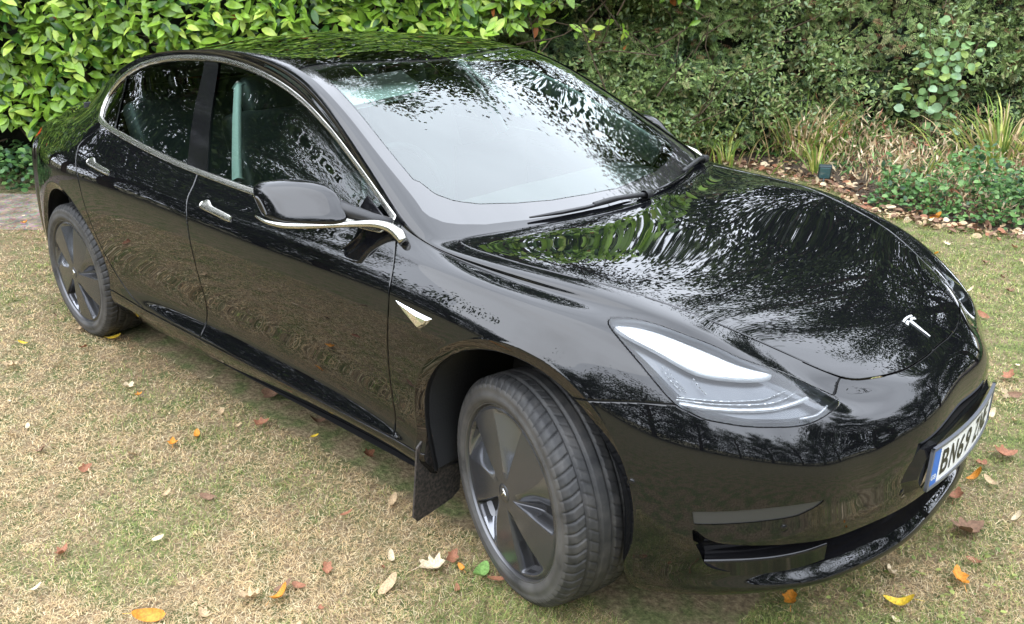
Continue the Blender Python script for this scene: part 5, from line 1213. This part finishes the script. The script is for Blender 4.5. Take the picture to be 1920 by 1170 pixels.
# tall single grass stalk
tg=tube([(-2.75,5.6,.05),(-2.55,5.75,.5),(-2.25,5.95,.95),(-1.95,6.05,1.25)],[.004,.0035,.003,.0015],5); o=obj('grass_stalk',tg,IM[1]); tag(o,'single long pale grass stalk leaning right across the dark shrub','plant')
# round-leaved climber
cl=empty('round_leaved_shrub','climber with round blue-green leaves in front of the conifer at top right','plant',(-1.28,6.22,.05))
RM=[leafmat('roundleaf_bluegreen',(.22,.36,.14),.45,.25),leafmat('roundleaf_lime',(.34,.45,.12),.45,.3),leafmat('roundleaf_pale',(.28,.42,.24),.45,.25)]
def ray_at(u,v,D):
    cx=(u-960)/1636.90077; cy=-(v-578.4835)/1636.90077; p=CP+(r2*cx+u2*cy+fwd)*D; return np.array([p.x,p.y,p.z])
base=np.array([-1.28,6.22,.05]); VF=[];LP=[]
for (s1,z1,nl) in ((-.14,1.30,34),(.12,1.24,38),(.30,1.14,28),(-.26,.80,16),(.0,.66,18),(.22,.50,10),(-.05,.35,8)):
    tip=np.array([base[0]+B2[0]*s1*1.1-A2[0]*.05,base[1]+B2[1]*s1*1.1-A2[1]*.05,z1]); mid=(base+tip)/2+RNG.normal(0,.05,3); st=cat_mull([base,mid,tip],6); VF.append(tube(st,np.linspace(.006,.003,len(st)),5,False))
    for k in range(nl):
        t=RNG.uniform(.60,1.0); c=st[int(t*(len(st)-1))]+RNG.normal(0,.085,3)*[1,1,.8]; LP.append(c)
o=obj('stems',merge(*VF),M['bark']); set_parent(o,cl)
LP=np.array(LP); n=len(LP); V,F=scatter(LP,RNG.normal(0,1,(n,3))*[1,1,.4],RNG.normal(0,.35,(n,3))+[0,0,.6]+out*.8,RNG.uniform(.055,.10,n),[(a,b*1.25,c) for a,b,c in OVAL[0]],OVAL[1])
o=link('foliage',fastmesh('foliage',V,F,mats=RM,mi=np.repeat(pick(n,[.5,.25,.25]),len(OVAL[1])),smooth=True)); set_parent(o,cl)
# overhanging twigs of laurel at the top middle
tw=empty('hanging_branch','bare brown twigs with a few lime leaves hanging over the dark shrub at top centre','branch',tuple(ray_at(1000,0,7.3)))
VF=[];LP=[]
for (u0,v0,u1,v1) in ((880,-10,1130,60),(900,20,1080,10),(960,-30,1010,120),(1100,-40,1190,80),(1250,-60,1320,30),(900,-10,830,80),(1040,60,1010,30)):
    a=ray_at(u0,v0,7.5); b=ray_at(u1,v1,7.3); mid=(a+b)/2+RNG.normal(0,.06,3); st=cat_mull([a,mid,b],6); VF.append(tube(st,np.linspace(.008,.003,len(st)),5,False))
    for k in range(7): LP.append(st[int(RNG.uniform(.55,1)*(len(st)-1))]+RNG.normal(0,.045,3))
o=obj('stems',merge(*VF),M['bark']); set_parent(o,tw)
LP=np.array(LP); n=len(LP); V,F=scatter(LP,RNG.normal(0,1,(n,3)),out+RNG.normal(0,.5,(n,3))+[0,0,.5],RNG.uniform(.07,.13,n),*LAUREL)
o=link('foliage',fastmesh('foliage',V,F,mats=LM,mi=np.repeat(pick(n,[.3,.4,.05,.2,.05]),len(LAUREL[1])),smooth=True)); set_parent(o,tw)
# ------------------------------------------------------------------ garden spotlight
M['lampbox']=mat('garden_light_dark',(.02,.035,.038),.35); M['lampglass']=mat('garden_light_glass',(.05,.12,.13),.08,ior=1.7)
gl=empty('garden_light','small dark square garden spotlight on a stake at the edge of the bed','light',(-1.56,4.70,.0),yaw+PI-.25)
rt_=np.array([[math.cos(.35),0,math.sin(.35)],[0,1,0],[-math.sin(.35),0,math.cos(.35)]])
obj('lamp_head',box((0,0,.125),(.045,.105,.125),rt_),M['lampbox'],gl,False,.008); obj('lamp_lens',box((.024,0,.118),(.004,.085,.10),rt_),M['lampglass'],gl,False,.002)
obj('stake',tube([(0,0,-.02),(0,0,.08)],.009,8),M['lampbox'],gl); obj('fins',merge(*[box((-.032,dy,.135),(.02,.004,.09),rt_) for dy in (-.03,-.01,.01,.03)]),M['lampbox'],gl,False)
